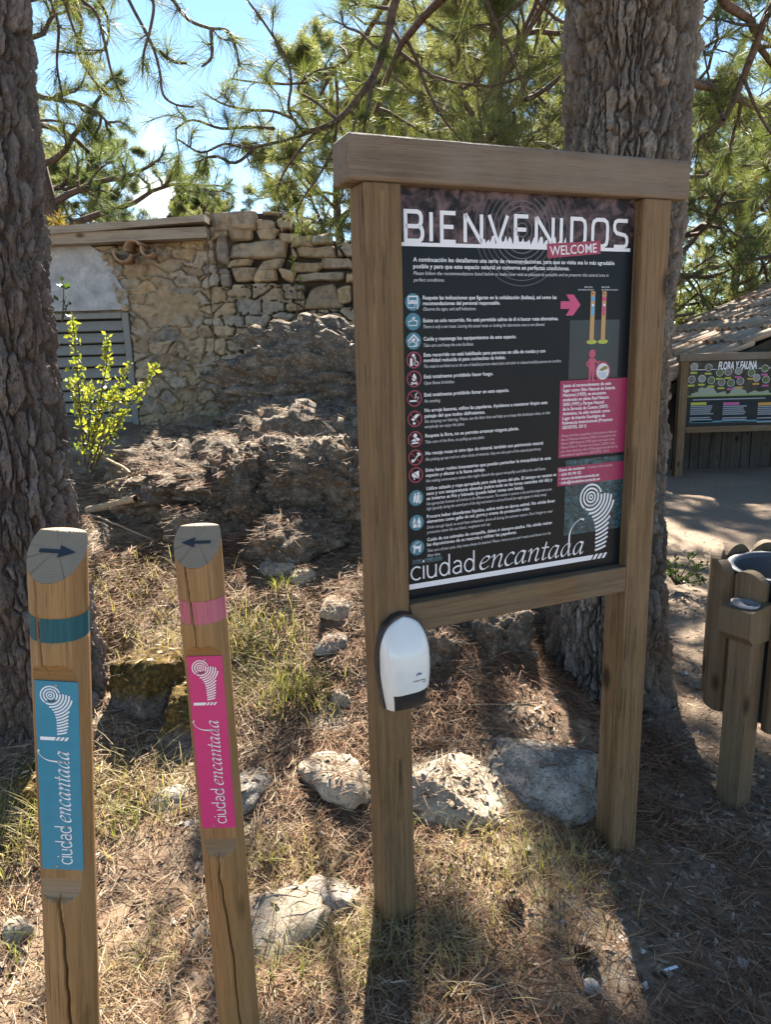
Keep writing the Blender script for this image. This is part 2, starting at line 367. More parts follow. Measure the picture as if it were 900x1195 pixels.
boulder('rock', (-.24, 2.62, .15), (.17, .1, .05), 'whitish bedrock patch right of the pink stake plate', M_pale, 58, .5, 4, .15, 6, tilt=(.3, 0))
p_ = px(385, 600, 4.1); boulder('rock_outcrop', (p_[0], 4.1, zg1(p_[0], 4.1)+.1), (.38, .3, .3), 'dark pitted rock foot below the wide slab beside the sign post', M_lichen, 27, .2, 6, .2, 3, fine=.12, sharp=.1, tilt=(.3, 0), ledge=.06)
p_ = px(300, 590, 4.15); boulder('rock_outcrop', (p_[0], 4.15, zg1(p_[0], 4.15)+.08), (.34, .28, .24), 'dark rock lump in needles behind the pink stake top', M_lichen, 29, .6, 6, .22, 3, fine=.12, sharp=.1, tilt=(.3, 0), ledge=.06)
p_ = px(345, 640, 3.75); boulder('rock_outcrop', (p_[0], 3.75, zg1(p_[0], 3.75)+.03), (.26, .2, .14), 'lowest dark rock of the outcrop, half buried in red needles', M_lichen, 30, .9, 5, .22, 3, fine=.12, sharp=.1, tilt=(.3, 0))
for k_, (a_, b_, Y_, r_, l_) in enumerate([
    (325, 655, 3.5, (.1, .07, .05), 'pale broken stone high on the slope right of the pink stake'),
    (352, 668, 3.4, (.07, .05, .04), 'small pale stone beside the broken stone on the slope'),
    (392, 700, 3.15, (.1, .07, .04), 'whitish bedrock knob left of the dispenser post'),
    (385, 745, 2.95, (.06, .09, .04), 'white bedrock streak below the knob left of the dispenser'),
    (398, 790, 2.7, (.05, .04, .03), 'small white stone low on the slope left of the dispenser'),
    (380, 600, 3.9, (.07, .05, .04), 'grey stone under the dark rock slab'),
    (285, 925, 2.25, (.12, .07, .04), 'pale stone half buried beside the pink stake'),
    (15, 1042, 1.75, (.05, .04, .025), 'small white stone left of the blue stake'),
    (400, 925, 2.3, (.16, .1, .05), 'pale slab left of the dispenser post'),
    (380, 1070, 1.85, (.1, .07, .035), 'pale slab tip beside the left sign post')]):
    p_ = px(a_, b_, Y_)
    boulder('rock', (p_[0], Y_, zg1(p_[0], Y_)+r_[2]*.35), r_, l_, M_pale if k_ % 3 else M_grey, 60+k_, k_*.7, 4, .15, 6, fine=.05)
BV = []
bpy.context.view_layer.update()
for o in ROCKS:
    mw = o.matrix_world
    BV.append(BVHTree.FromPolygons([mw @ v.co for v in o.data.vertices], [tuple(p.vertices) for p in o.data.polygons]))
def surf(x, y):
    """top of ground or rock: height, on_rock"""
    z = zg1(x, y); hit = False
    for b in BV:
        h = b.ray_cast(Vector((x, y, 4)), Vector((0, 0, -1)))
        if h[0] is not None and h[0].z > z: z = h[0].z; hit = True
    return z, hit

# ------------------------------------------------------------------ 2D print helpers (sign artwork)
def ribbon(P, hw, closed=False):
    P = np.asarray(P, float); n = len(P)
    if closed: T = np.roll(P, -1, 0)-np.roll(P, 1, 0)
    else:
        d_ = normed(np.diff(P, axis=0)); T = np.vstack([d_[:1], d_[:-1]+d_[1:], d_[-1:]])
    T = normed(T); N = np.stack([-T[:, 1], T[:, 0]], 1)
    if callable(hw): h = hw(N)[:, None]
    else:
        h = np.full((n, 1), float(hw))
        if n > 2:                                            # mitre
            d = normed(np.diff(P, axis=0)); 
            for k in range(1, n-1):
                nn = np.array([-d[k-1][1], d[k-1][0]]); h[k] = hw/max(.45, abs(nn@N[k]))
    V = np.stack([P+N*h, P-N*h], 1).reshape(-1, 2)
    F = [[2*i, 2*i+1, 2*i+3, 2*i+2] for i in range(n-1)]
    if closed: F.append([2*n-2, 2*n-1, 1, 0])
    return V, F
def arc(cx, cy, r, a0, a1, n=24, ry=None):
    a = np.radians(np.linspace(a0, a1, n)); return np.stack([cx+r*np.cos(a), cy+(ry or r)*np.sin(a)], 1)
class Art:
    """flat printed shapes; xf maps (u,v,layer) in mm to the thing's space"""
    def __init__(s, xf): s.xf = xf; s.mb = MB()
    def raw(s, V, F, m=0, ly=2): s.mb.add([s.xf(v[0], v[1], ly) for v in V], F, m)
    def poly(s, P, m=0, ly=2): s.raw(P, [list(range(len(P)))], m, ly)
    def line(s, P, wd, m=0, ly=2, closed=False, sm=0):
        if sm: P = smooth_line(P, sm)
        s.raw(*ribbon(P, wd/2, closed), m, ly)
    def disc(s, x, y, r, m=0, ly=2, n=28, ry=None): s.poly(arc(x, y, r, 0, 360, n+1, ry)[:-1], m, ly)
    def ring(s, x, y, r, wd, m=0, ly=2, n=40): s.raw(*ribbon(arc(x, y, r, 0, 360, n+1)[:-1], wd/2, True), m, ly)
    def rect(s, a, b, c, d, m=0, ly=2): s.poly([(a, b), (c, b), (c, d), (a, d)], m, ly)
    def text(s, txt, u, v, size, width=None, m=0, ly=2, shear=0, bold=0):
        cu = bpy.data.curves.new('t', 'FONT'); cu.body = txt; cu.size = size; cu.resolution_u = 2; cu.shear = shear; cu.offset = bold
        o = bpy.data.objects.new('t', cu); COL.objects.link(o)
        me = bpy.data.meshes.new_from_object(o.evaluated_get(bpy.context.evaluated_depsgraph_get()))
        V = np.array([q.co[:2] for q in me.vertices]); F = [list(p.vertices) for p in me.polygons]
        bpy.data.objects.remove(o); bpy.data.curves.remove(cu); bpy.data.meshes.remove(me)
        if len(V) == 0: return
        V[:, 0] -= V[:, 0].min()
        if width: V[:, 0] *= width/max(V[:, 0].max(), 1e-6)
        s.raw(V+np.array([u, v]), F, m, ly)
    def build(s, name, mats, parent): return s.mb.build(name, mats, parent)
EM = np.array([(-37, 0), (-26, 28), (0, 37.5), (24, 30), (38, 8), (53, 7), (74, 1), (81, -21), (72, -48), (67, -72), (63, -124), (57, -164), (19, -164), (20, -119), (17, -85), (6, -59), (-20, -33)])
def inside(P, poly):
    x, y = P[:, 0], P[:, 1]; r = np.zeros(len(P), bool); n = len(poly)
    for i in range(n):
        a, b = poly[i], poly[(i+1) % n]
        c = ((a[1] > y) != (b[1] > y)) & (x < (b[0]-a[0])*(y-a[1])/(b[1]-a[1]+1e-12)+a[0]); r ^= c
    return r
def emblem(A, ox, oy, k, bar, m=0, ly=2):
    """striped mushroom rock: rings round the head, arcs down the stem, bar at the foot"""
    tr = lambda P: np.asarray(P)*k+np.array([ox, oy])
    A.line(tr(arc(0, 0, 5.5, 0, 360, 25)[:-1]), 4*k, m, ly, True)
    A.line(tr(arc(0, 0, 14.5, 0, 360, 33)[:-1]), 4.5*k, m, ly, True)
    A.line(tr(arc(0, 0, 25, 30, 320, 40)), 5*k, m, ly); A.line(tr(arc(0, 0, 36, 18, 235, 40)), 5*k, m, ly)
    r = 25.0
    while r < 190:
        P = arc(0, 0, r, -120, 25, 160); ok = inside(P, EM[4:]) if r > 30 else inside(P, EM[3:])
        run = [];
        for q in range(len(P)+1):
            if q < len(P) and ok[q]: run.append(P[q])
            else:
                if len(run) > 4: A.line(tr(run), 6.0*k, m, ly)
                run = []
        r += 11.2
    y = -178
    A.poly(tr([(-bar, y-7), (8, y-7), (16, y+7), (-bar, y+7)]), m, ly)
    for q in range(3): A.poly(tr([(13+q*16, y-7), (23+q*16, y-7), (33+q*16, y+8), (23+q*16, y+8)]), m, ly)
SANS = {'c': ([arc(.45, .5, .42, 48, 312, 18, .49)], .86), 'i': ([[(.12, 0), (.12, 1)], [(.12, 1.28), (.12, 1.42)]], .34),
        'u': ([smooth_line([(.08, 1), (.08, .4), (.17, .1), (.4, .01), (.63, .12), (.74, .4)]), [(.74, 1), (.74, 0)]], .98),
        'd': ([arc(.42, .5, .36, 0, 360, 25, .49), [(.8, 0), (.8, 1.62)]], 1.04),
        'a': ([smooth_line([(.12, .86), (.38, 1), (.64, .88), (.7, .62), (.7, 0)]), smooth_line([(.7, .57), (.4, .56), (.12, .42), (.1, .17), (.32, .01), (.58, .1), (.7, .32)])], .94)}
_bowl = smooth_line([(.62, .88), (.42, 1.0), (.2, .82), (.08, .42), (.15, .07), (.3, .03), (.48, .3), (.62, .8)])
ITAL = {'e': ([smooth_line([(.1, .45), (.42, .58), (.6, .82), (.45, 1.0), (.2, .84), (.08, .42), (.2, .06), (.42, .02), (.66, .2)])], .72),
        'n': ([smooth_line([(0, .82), (.13, 1.0), (.2, .85), (.16, 0)]), smooth_line([(.17, .45), (.36, .86), (.56, 1.0), (.66, .82), (.6, .2), (.68, .0), (.84, .15)])], .88),
        'c': ([smooth_line([(.6, .84), (.45, 1.0), (.22, .84), (.08, .42), (.2, .06), (.4, .01), (.62, .18)])], .68),
        'a': ([_bowl, smooth_line([(.66, 1.0), (.58, .2), (.66, .0), (.82, .15)])], .86),
        't': ([smooth_line([(.27, 1.42), (.2, .22), (.28, .0), (.48, .15)]), [(.02, .97), (.5, .97)]], .52),
        'd': ([_bowl, smooth_line([(.76, 1.72), (.6, .3), (.66, .0), (.82, .15)])], .86),
        'D': ([_bowl, smooth_line([(.62, .1), (.5, 1.0), (.42, 1.9), (.62, 2.55), (1.0, 2.9), (1.25, 2.8)]), smooth_line([(.58, .3), (.66, .0), (.82, .15)])], .86)}
def wordmark(A, xf2, w1, w2, xh, gap, thin, m=0, ly=2):
    """'ciudad' in a light sans and 'encantada' in a slanted pen hand; xf2 maps word space to art space"""
    def run(word, G, width, x0, sh, pen):
        tot = sum(G[c][1] for c in word); kx = width/tot; x = 0
        for c in word:
            for st in G[c][0]:
                P = np.asarray(st, float).copy(); P[:, 0] = (P[:, 0]+x)*kx+P[:, 1]*sh*xh+x0; P[:, 1] *= xh
                if len(P) == 2: P = np.linspace(P[0], P[1], 4)
                nib = np.array([math.cos(.6), math.sin(.6)])
                hw = (lambda N: np.maximum(thin*.42, pen*np.abs(N@nib))) if pen else (lambda N: np.full(len(N), thin))
                V, F = ribbon(P, hw); A.raw(xf2(V), F, m, ly)
            x += G[c][1]
    run('ciudad', SANS, w1, 0, 0, 0); run('encantaDa', ITAL, w2, w1+gap, .2, thin*1.55)

# ------------------------------------------------------------------ the information sign
W, DP, S2, REC = .0932, .09, .7842, .033
sign = empty('information_board', (-.0305, 1.7358, 0), 'tall wooden framed welcome board with dark printed panel and white lettering', 'sign', .392)
def post(x, zb, zt):
    m = MB().box((x, 0, zb), (x+W, DP, zt), 0, .006); return m.build('post', M_post, sign)
post(0, -.3, 1.9475); post(S2, -.3, 1.9475)
MB().box((-.034, -.006, 1.948), (.932, DP+.012, 2.044), 0, .009).build('top_beam', M_beam, sign)
MB().box((W+.001, -.003, .8735), (S2-.001, .07, .9495), 0, .006).build('rail', M_rail, sign)
t = NT('printed_panel'); co = t.coord(); sep = t.n('ShaderNodeSeparateXYZ'); t.l(co, sep.inputs[0])
n1 = t.noise(co, 26, 5, .6, .6); n2 = t.noise(co, 4, 3, .5); n3 = t.noise(co, 60, 4, .6)
photo = t.ramp(n1, [(.4, (.016, .012, .013)), (.5, (.06, .042, .045)), (.64, (.15, .1, .105))])
low = t.ramp(n2, [(.35, (.006, .011, .014)), (.6, (.009, .012, .015)), (.75, (.018, .014, .013))])
g = t.ramp(sep.outputs[2], [(.0, 0.0), (1.0, 1.0)])
st = t.n('ShaderNodeMath', operation='GREATER_THAN'); st.inputs[1].default_value = .95+.875; t.l(sep.outputs[2], st.inputs[0])
M_panel = t.bsdf(t.mix(st.outputs[0], low, photo), .35, .15)
panel = MB().box((W+.0006, REC, .9497), (S2-.0006, REC+.012, 1.9476), 0, 0).build('panel', M_panel, sign)
pxf = lambda u, v, ly: (W+u/1000, REC-.0004*ly, .95+v/1000)
A = Art(pxf)
for r_ in range(16, 142, 13): A.line(arc(341, 913, r_, 0, 360, 60)[:-1] if r_ < 80 else arc(341, 913, r_, 180-math.degrees(math.asin(min(1, 74/r_)))-(0 if r_ < 74 else 0), 360+math.degrees(math.asin(min(1, 74/r_))), 60), 2.6 if r_ < 90 else 1.6, 0, 1, r_ < 80)
A.build('ring_pattern', M_ringprint, panel)
A = Art(pxf)
b, tp, mid, sw = 880, 944.5, 911, 9.5
def box_(u0, u1, pts): return [(u0+5+(u1-u0-10)*x, b+(tp-b)*y) for x, y in pts]
for u0, u1, strokes in [
    (18, 71, [[(0, .5), (.72, .5), (.88, .56), (.93, .68), (.93, .84), (.86, .95), (.7, 1), (0, 1), (0, 0), (.8, 0), (.94, .07), (1, .2), (1, .34), (.94, .45), (.78, .5)]]),
    (84, 94, [[(.5, 0), (.5, 1)]]), (112, 159, [[(1, 1), (0, 1), (0, 0), (1, 0)], [(0, .52), (.85, .52)]]),
    (175, 230, [[(0, 0), (0, 1)], [(0, 1), (1, 0)], [(1, 0), (1, 1)]]), (241, 303, [[(0, 1), (.5, 0), (1, 1)]]),
    (316, 363, [[(1, 1), (0, 1), (0, 0), (1, 0)], [(0, .52), (.85, .52)]]), (377, 437, [[(0, 0), (0, 1)], [(0, 1), (1, 0)], [(1, 0), (1, 1)]]),
    (452, 462, [[(.5, 0), (.5, 1)]]), (484, 536, [[(.05, 0), (0, 0), (0, 1), (.7, 1), (.93, .92), (1, .75), (1, .25), (.93, .08), (.7, 0), (.05, 0)]]),
    (550, 607, [[(.5, 1), (.25, 1), (.06, .92), (0, .75), (0, .25), (.06, .08), (.25, 0), (.75, 0), (.94, .08), (1, .25), (1, .75), (.94, .92), (.75, 1), (.5, 1)]]),
    (619, 672, [[(1, 1), (.25, 1), (.07, .94), (0, .8), (.04, .63), (.2, .52), (.8, .45), (.96, .36), (1, .2), (.94, .06), (.75, 0), (0, 0)]])]:
    for st in strokes: A.line(box_(u0, u1, st), sw, 0, 3)
A.rect(11, 868, 679, 876.5, 0, 2.5)
rr = random.Random(4); u = 228
sk = [(222, 872)]
while u < 474: sk += [(u, 880+rr.uniform(2, 20)), (u+6, 884+rr.uniform(4, 16)), (u+9, 876+rr.uniform(0, 8))]; u += rr.choice((12, 15, 19))
sk.append((478, 872)); A.poly(sk, 0, 2.7)
A.build('heading_lettering', M_white, panel)
A = Art(pxf); A.poly([(416, 847), (582, 861), (581, 894), (414, 882)], 0, 4); A.build('welcome_ribbon', M_redprint, panel)
wr = math.radians(4.2)
A = Art(lambda u, v, ly: pxf(424+(u*math.cos(wr)-v*math.sin(wr)), 854+(u*math.sin(wr)+v*math.cos(wr)), ly)); A.text('WELCOME', 0, 0, 32, 146, 0, 5, 0, .2); A.build('welcome_lettering', M_white, panel)
LN = [(41, 834, 588, 0, 'A continuación les detallamos una serie de recomendaciones, para que su visita sea lo más agradable'),
 (41, 819, 445, 0, 'posible y para que este espacio natural se conserve en perfectas condiciones.'),
 (41, 804, 570, 1, 'Please follow the recommendations listed below to make your visit as pleasant as possible and to preserve this natural area in'),
 (41, 789, 82, 1, 'perfect conditions.'),
 (65, 748, 383, 0, 'Respete las indicaciones que figuran en la señalización (balizas), así como las'), (65, 735, 214, 0, 'recomendaciones del personal responsable.'), (65, 722, 145, 1, 'Observe the signs, and staff indications.'),
 (65, 695, 390, 0, 'Existe un solo recorrido. No está permitido salirse de él ni buscar rutas alternativas.'), (65, 681, 348, 1, 'There is only a set route. Leaving the actual route or looking for alternative ones is not allowed.'),
 (65, 652, 263, 0, 'Cuide y mantenga los equipamientos de este espacio.'), (65, 637, 138, 1, 'Take care and keep the area facilities.'),
 (65, 614, 352, 0, 'Este recorrido no está habilitado para personas en silla de ruedas y con'), (65, 601, 232, 0, 'movilidad reducida ni para cochecitos de bebés.'), (65, 587, 403, 1, 'The route is not fitted out to the use of disabled persons wheel chairs and other to reduced mobility persons nor strollers.'),
 (65, 562, 195, 0, 'Está totalmente prohibido hacer fuego.'), (65, 547, 84, 1, 'Open flames forbidden.'),
 (65, 518, 243, 0, 'Está totalmente prohibido fumar en este espacio.'), (65, 503, 44, 1, 'No smoking.'),
 (65, 480, 362, 0, 'No arroje basuras, utilice las papeleras. Ayúdenos a mantener limpio este'), (65, 466, 172, 0, 'paisaje del que todos disfrutamos.'), (65, 453, 372, 1, 'No dumping nor littering. Please, use the litter bins and help us to keep this landscape clean, so that'), (65, 440, 112, 1, 'everybody can enjoy this place.'),
 (66, 417, 273, 0, 'Respete la flora, no se permite arrancar ninguna planta.'), (66, 402, 169, 1, 'Take care of the flora, no pulling up any plant.'),
 (66, 373, 352, 0, 'No recoja rocas ni otro tipo de mineral, también son patrimonio natural.'), (66, 358, 344, 1, 'No picking up any rock or other kinds of minerals, they are also part of the natural patrimony.'),
 (66, 330, 376, 0, 'Evite hacer ruidos innecesarios que puedan perturbar la tranquilidad de este'), (66, 317, 172, 0, 'espacio y afectar a la fauna salvaje.'), (66, 303, 360, 1, 'No making unnecessary noises that might disturb this space tranquility and affect the wild fauna.'),
 (67, 283, 394, 0, 'Utilice calzado y ropa apropiada para cada época del año. El tiempo en verano es'), (67, 270, 382, 0, 'seco y con temperaturas elevadas (sobre todo en las horas centrales del día) y'), (67, 257, 290, 0, 'en invierno es frío y húmedo (puede haber zonas con hielo).'), (67, 244, 380, 1, 'Use appropriate footwear and clothes to the different seasons. The weather in summer is dry and the temperatures are'), (67, 231, 364, 1, 'high (specially during the central part of the day) and winter is cold and humid (ice might appear in shady areas).'),
 (67, 210, 393, 0, 'Procure beber abundantes líquidos, sobre todo en época estival. No olvide llevar'), (67, 197, 312, 0, 'elementos como gafas de sol, gorra y crema de protección solar.'), (67, 182, 386, 1, 'Drink enough liquid, to avoid heat exhaustion, above all during the summer season. Don\'t forget to wear'), (67, 169, 188, 1, 'protection items like sun block, sunglasses and cap.'),
 (67, 149, 385, 0, 'Cuide de sus animales de compañía, deben ir siempre atados. No olvide retirar'), (67, 136, 270, 0, 'las deposiciones de su mascota y utilizar las papeleras.'), (67, 120, 381, 1, 'Take care of your pets, they must always be leashed. Please, remove your pet\'s waste and throw it in the'), (67, 107, 38, 1, 'litter bins.')]
A1, A2 = Art(pxf), Art(pxf)
for u, v, wd, it, s_ in LN:
    if it: A2.text(s_, u, v, 11.5, wd, 0, 2, .25)
    else: A1.text(s_, u, v, 12.5 if v < 800 else 14, wd, 0, 2, 0, .22)
A1.text('BALIZA', 535, 776, 5, 26, 0, 3); A1.text('RECORRIDO DE IDA', 515, 769, 5, 50, 0, 3); A1.text('BALIZA', 590, 776, 5, 26, 0, 3); A1.text('RECORRIDO DE VUELTA', 590, 769, 5, 54, 0, 3)
A1.build('rules_lettering', M_white, panel); A2.build('translation_lettering', M_greytext, panel)
# round icons
IC = [742, 697, 652, 607, 562, 515, 465, 415, 369, 325, 266, 202, 136]
def icon(k, v):
    A = Art(pxf); u = 38; teal = k in (0, 1, 2, 10, 11, 12)
    if teal: A.disc(u, v, 20, 1, 2); A.ring(u, v, 20, 1.4, 2, 3)
    else: A.ring(u, v, 18.5, 3, 3, 3)
    q = lambda P: [(u+a, v+b_) for a, b_ in P]
    thumb = [(-13, -13), (-13, -4), (-8, -4), (-4, 3), (-2, 3), (-2, -3), (5, -3), (5, -13)]
    if k == 0: A.line(q([(-12, 13), (12, 13), (12, -2), (-12, -2), (-12, 13)]), 3, 0, 4); A.rect(u-9, v+1, u+9, v+4, 0, 4); A.line(q([(12, -2), (12, -16)]), 2.5, 0, 4); A.line(q(thumb), 1.5, 0, 5, True)
    elif k == 1: A.line(q([(-12, -9), (-12, 1), (-5, 1), (0, 10), (3, 10), (2, 2), (10, 2), (10, -9)]), 2, 0, 4, True)
    elif k == 2: A.line(q([(-15, -1), (1, 14), (15, 0)]), 3.2, 0, 4); A.line(q([(10, 3), (10, -11), (-2, -13)]), 2.2, 0, 4); A.disc(u+1, v+3, 3.5, 0, 4); A.line(q(thumb), 1.6, 0, 5, True)
    elif k == 3: A.disc(u-1, v+11, 4, 0, 4); A.poly(q([(-10, 4), (-4, 4), (-3, -14), (-11, -14)]), 0, 4); A.ring(u+6, v-8, 5, 1.8, 0, 4, 20); A.line(q([(3, 4), (4, -3), (9, -4), (12, -11)]), 2.2, 0, 4); A.disc(u+3, v+5, 2.4, 0, 4)
    elif k == 4: A.poly(q([(0, 14), (6, 4), (5, -3), (-1, -6), (-6, -2), (-5, 5)]), 0, 4); A.line(q([(-9, -8), (9, -13)]), 2.6, 0, 4); A.line(q([(-9, -13), (9, -8)]), 2.6, 0, 4)
    elif k == 5: A.rect(u-13, v-8, u+8, v-4, 0, 4); A.line(q([(0, 0), (5, 4), (2, 8), (8, 13)]), 2, 0, 4, sm=3); A.line(q([(8, -2), (12, 3)]), 2, 0, 4)
    elif k == 6: A.poly(q([(-10, -1), (4, 12), (13, 10), (-4, -6)]), 0, 4); A.disc(u-2, v-11, 4, 0, 4, 20, 3)
    elif k == 7: A.disc(u, v+9, 5, 0, 4); A.poly(q([(-12, -4), (2, 4), (12, 1), (12, -4), (-2, -6)]), 0, 4); A.line(q([(-10, -10), (10, -9)]), 4, 0, 4)
    elif k == 8: A.line(q([(-6, -10), (9, 8)]), 3.5, 0, 4); A.poly(q([(3, 10), (12, 3), (14, 8), (8, 13)]), 0, 4); A.disc(u-8, v-8, 4, 0, 4)
    elif k == 9: A.poly(q([(-11, -3), (-11, 4), (9, 11), (9, -10)]), 0, 4); A.line(q([(-6, -4), (-4, -12)]), 3, 0, 4)
    elif k == 10:
        for dx, s_ in ((-3, .85), (6, 1)): A.disc(u+dx, v+11*s_, 3, 0, 4); A.poly(q([(dx-4, 7*s_), (dx+4, 7*s_), (dx+2, -3), (dx+5, -14*s_), (dx+1, -14*s_), (dx-1, -5), (dx-3, -14*s_), (dx-6, -13*s_)]), 0, 4)
        A.line(q([(12, 6), (13, -13)]), 1.5, 0, 4)
    elif k == 11:
        for dx in (-6, 6): A.poly(q([(dx-5, -13), (dx+5, -13), (dx+5, 3), (dx+2, 8), (dx+2, 12), (dx-2, 12), (dx-2, 8), (dx-5, 3)]), 0, 4)
        A.line(q(thumb), 1.5, 1, 5, True)
    else: A.poly(q([(-13, 4), (-9, 9), (-6, 5), (8, 4), (13, 10), (11, 1), (9, -12), (5, -12), (4, -3), (-5, -3), (-7, -13), (-11, -13), (-9, 0)]), 0, 4); A.line(q([(-8, 6), (-2, 13), (6, 14)]), 1.5, 0, 4)
    if not teal: A.line(q([(-12, 12), (12, -12)]), 2.2, 3, 5)
    A.build('round_icon', [M_white, M_tealprint, plain_ring, M_redprint], panel)
plain_ring = plain('dark_teal_print', (.02, .09, .13), .4)
for k, v in enumerate(IC): icon(k, v)
# pictures at the right of the panel
t = NT('teal_photo_print'); n = t.noise(t.coord((1, 1, 1.6)), 55, 5, .7, 1.2)
M_tealphoto = t.bsdf(t.ramp(n, [(.4, (.008, .014, .018)), (.55, (.02, .075, .1)), (.68, (.05, .17, .22))]), .4, .4)
t = NT('faded_teal_print'); sx = t.noise(t.coord(), 3, 2)
M_faded = t.bsdf(t.ramp(sx, [(.3, (.012, .022, .028)), (.7, (.022, .04, .05))]), .35, .4)
A = Art(pxf); A.rect(492, 541, 655, 694, 0, 1.2); A.build('backdrop_patch', M_faded, panel)
A = Art(pxf); A.rect(492, 110, 690, 322, 0, 1.2); A.build('foliage_print', M_tealphoto, panel); A = Art(pxf); A.rect(25, 92, 110, 104, 0, .8); A.build('foliage_print', M_tealphoto, panel)
A = Art(pxf); A.rect(466, 331, 690, 538, 0, 2); A.build('text_box', M_magenta, panel); A = Art(pxf); A.rect(465, 253, 690, 305, 0, 2); A.build('text_box', M_magenta, panel)
A = Art(pxf); A.poly([(461, 723), (490, 723), (478, 706), (501, 706), (524, 733), (501, 759), (478, 759), (490, 742), (461, 742)], 0, 2); A.build('arrow', M_pinkprint, panel)
M_postprint = plain('printed_wood', (.42, .26, .1), .4); M_lime = plain('lime_print', (.36, .42, .05), .4); M_bluep = plain('blue_print', (.1, .33, .55), .4)
A = Art(pxf)
for x, m in ((563, 2), (600, 3)):
    A.disc(x+1, 637, 17, 1, 2, 20, 6); A.rect(x-7, 640, x+7, 767, 0, 3); A.rect(x-6.5, 743, x+6.5, 753, m, 4); A.rect(x-5, 705, x+5, 735, m, 4); A.poly([(x-3, 758), (x+3, 761), (x-3, 764)], 4, 4); A.disc(x, 732, 3.5, 5, 5)
A.build('stake_print', [M_postprint, M_lime, M_bluep, M_pinkprint, M_redprint, M_white], panel)
A = Art(pxf)                                                      # plain pictogram figure beside a round picture
A.disc(567, 606, 11, 0, 3); A.poly([(557, 594), (577, 594), (578, 566), (575, 540), (579, 533), (569, 533), (567, 562), (563, 533), (553, 533), (559, 541), (557, 566)], 0, 3)
A.line([(559, 590), (550, 580), (558, 570)], 5, 0, 3); A.line([(576, 590), (586, 581), (595, 585)], 5, 0, 3)
A.disc(603, 558, 26, 1, 3, 30, 27); A.disc(604, 558, 21, 2, 4, 30, 22)
A.poly([(590, 562), (598, 566), (606, 571), (618, 572), (620, 565), (610, 562), (600, 559)], 3, 5)
for q in (594, 600, 606, 612): A.line([(q, 556), (q, 541)], 2, 4, 5)
A.build('pictogram_figure', [plain('coral_print', (.42, .07, .13), .4), M_redprint, M_greytext, plain('olive_print', (.2, .17, .03), .4), M_bluep], panel)
A = Art(pxf)
PK = ['Junto al reconocimiento de este', 'lugar como Sitio Natural de Interés', 'Nacional (1929), se encuentra', 'enclavado en plena Red Natura', '2000 (1997) y Parque Natural', 'de la Serranía de Cuenca (2007).', 'Asimismo, ha sido incluido como', 'Lugar de Interés Geológico de', 'Relevancia Internacional (Proyecto', 'GEOSITES, 2011)']
for k, s_ in enumerate(PK): A.text(s_, 476, 521-k*12.4, 12, (158, 172, 142, 152, 136, 152, 158, 142, 168, 80)[k], 0, 3, 0, .25)
A.build('box_lettering', M_white, panel); A = Art(pxf)
A.text('Datos de contacto', 470, 294, 11, 85, 0, 3, 0, .25)
for k, (s_, wd) in enumerate((('· 634 90 99 52', 72), ('· www.ciudadencantada.es', 134), ('· info@ciudadencantada.es', 138))): A.text(s_, 471, 281-k*11.5, 11, wd, 0, 3, 0, .25)
A.build('box_lettering', M_white, panel)
A = Art(pxf)
EN = ['Along with the recognition of this place as Natural', 'Site of National Interest (1929), it is located in the', 'Natura 2000 Network (1997) and in the heart of the', 'Natural Park of "Serranía de Cuenca" (2007). It has', 'also been listed as a Site of Geological Interest for its', 'international significance (GEOSITES, 2011)']
for k, s_ in enumerate(EN): A.text(s_, 474, 388-k*10.6, 10, (186, 184, 180, 182, 192, 162)[k], 0, 3, .25)
M_pinkish = plain('pinkish_print', (.6, .42, .48), .4); A.build('box_translation', M_pinkish, panel); A = Art(pxf)
A.text('- Contact information', 558, 294, 10, 92, 0, 3, .25)
A.build('box_translation', M_pinkish, panel)
A = Art(pxf); emblem(A, 581, 211, 1.0, 567); A.build('emblem', M_white, panel)
A = Art(pxf); wordmark(A, lambda V: V+np.array([19, 50]), 194, 345, 35, 4, 2.1, 0, 3); A.build('wordmark_lettering', M_white, panel)

# ------------------------------------------------------------------ hand gel dispenser on the left post
disp = empty('hand_gel_dispenser', (0, 0, 0), 'white rounded hand gel dispenser with dark base fixed on the left sign post', 'dispenser')
M_shell = plain('glossy_white_plastic', (.68, .71, .69), .14, .6, var=.07)
def disp_parts():
    H, n, k = .24, 48, 40
    V = []
    def prof(z):                                              # half width, depth
        t = z/H
        w_ = .0665*(1-max(0, (t-.58)/.42)**2.6*.62)*(1-.2*max(0, (.42-t)/.42)**1.3)
        if t > .9: w_ *= math.sqrt(max(0, 1-((t-.9)/.1)**2))*.75+.25
        d_ = .075*(1-.62*max(0, (t-.45)/.55)**2.0)*(1-.3*max(0, (.3-t)/.3)**2)
        return w_, d_
    ib, jb = 11, 11
    for i in range(n+1):
        for j in range(k+1):
            zb = .05+.02*max(0, (j-jb)/(k-jb))**1.6
            z = zb*i/ib if i <= ib else zb+(H-zb)*(i-ib)/(n-ib); w_, d_ = prof(z)
            a = math.pi*j/k+(.09*(1-i/ib)*math.sin(math.pi*j/k) if i < ib else 0); ca, sa = math.cos(a), math.sin(a)
            V.append((-w_*math.copysign(abs(ca)**.62, ca), -d_*abs(sa)**.55, z))
    F1, F2 = [], []
    for i in range(n):
        for j in range(k):
            f = [i*(k+1)+j, i*(k+1)+j+1, (i+1)*(k+1)+j+1, (i+1)*(k+1)+j]
            (F2 if i < ib and j >= jb else F1).append(f)
    F1.append([n*(k+1)+j for j in range(k+1)])
    return V, F1, F2
Vd, F1, F2 = disp_parts()
def sub(V, F):
    ids = sorted({i for f in F for i in f}); mp_ = {a: b for b, a in enumerate(ids)}
    return np.array([V[i] for i in ids]), [[mp_[i] for i in f] for f in F]
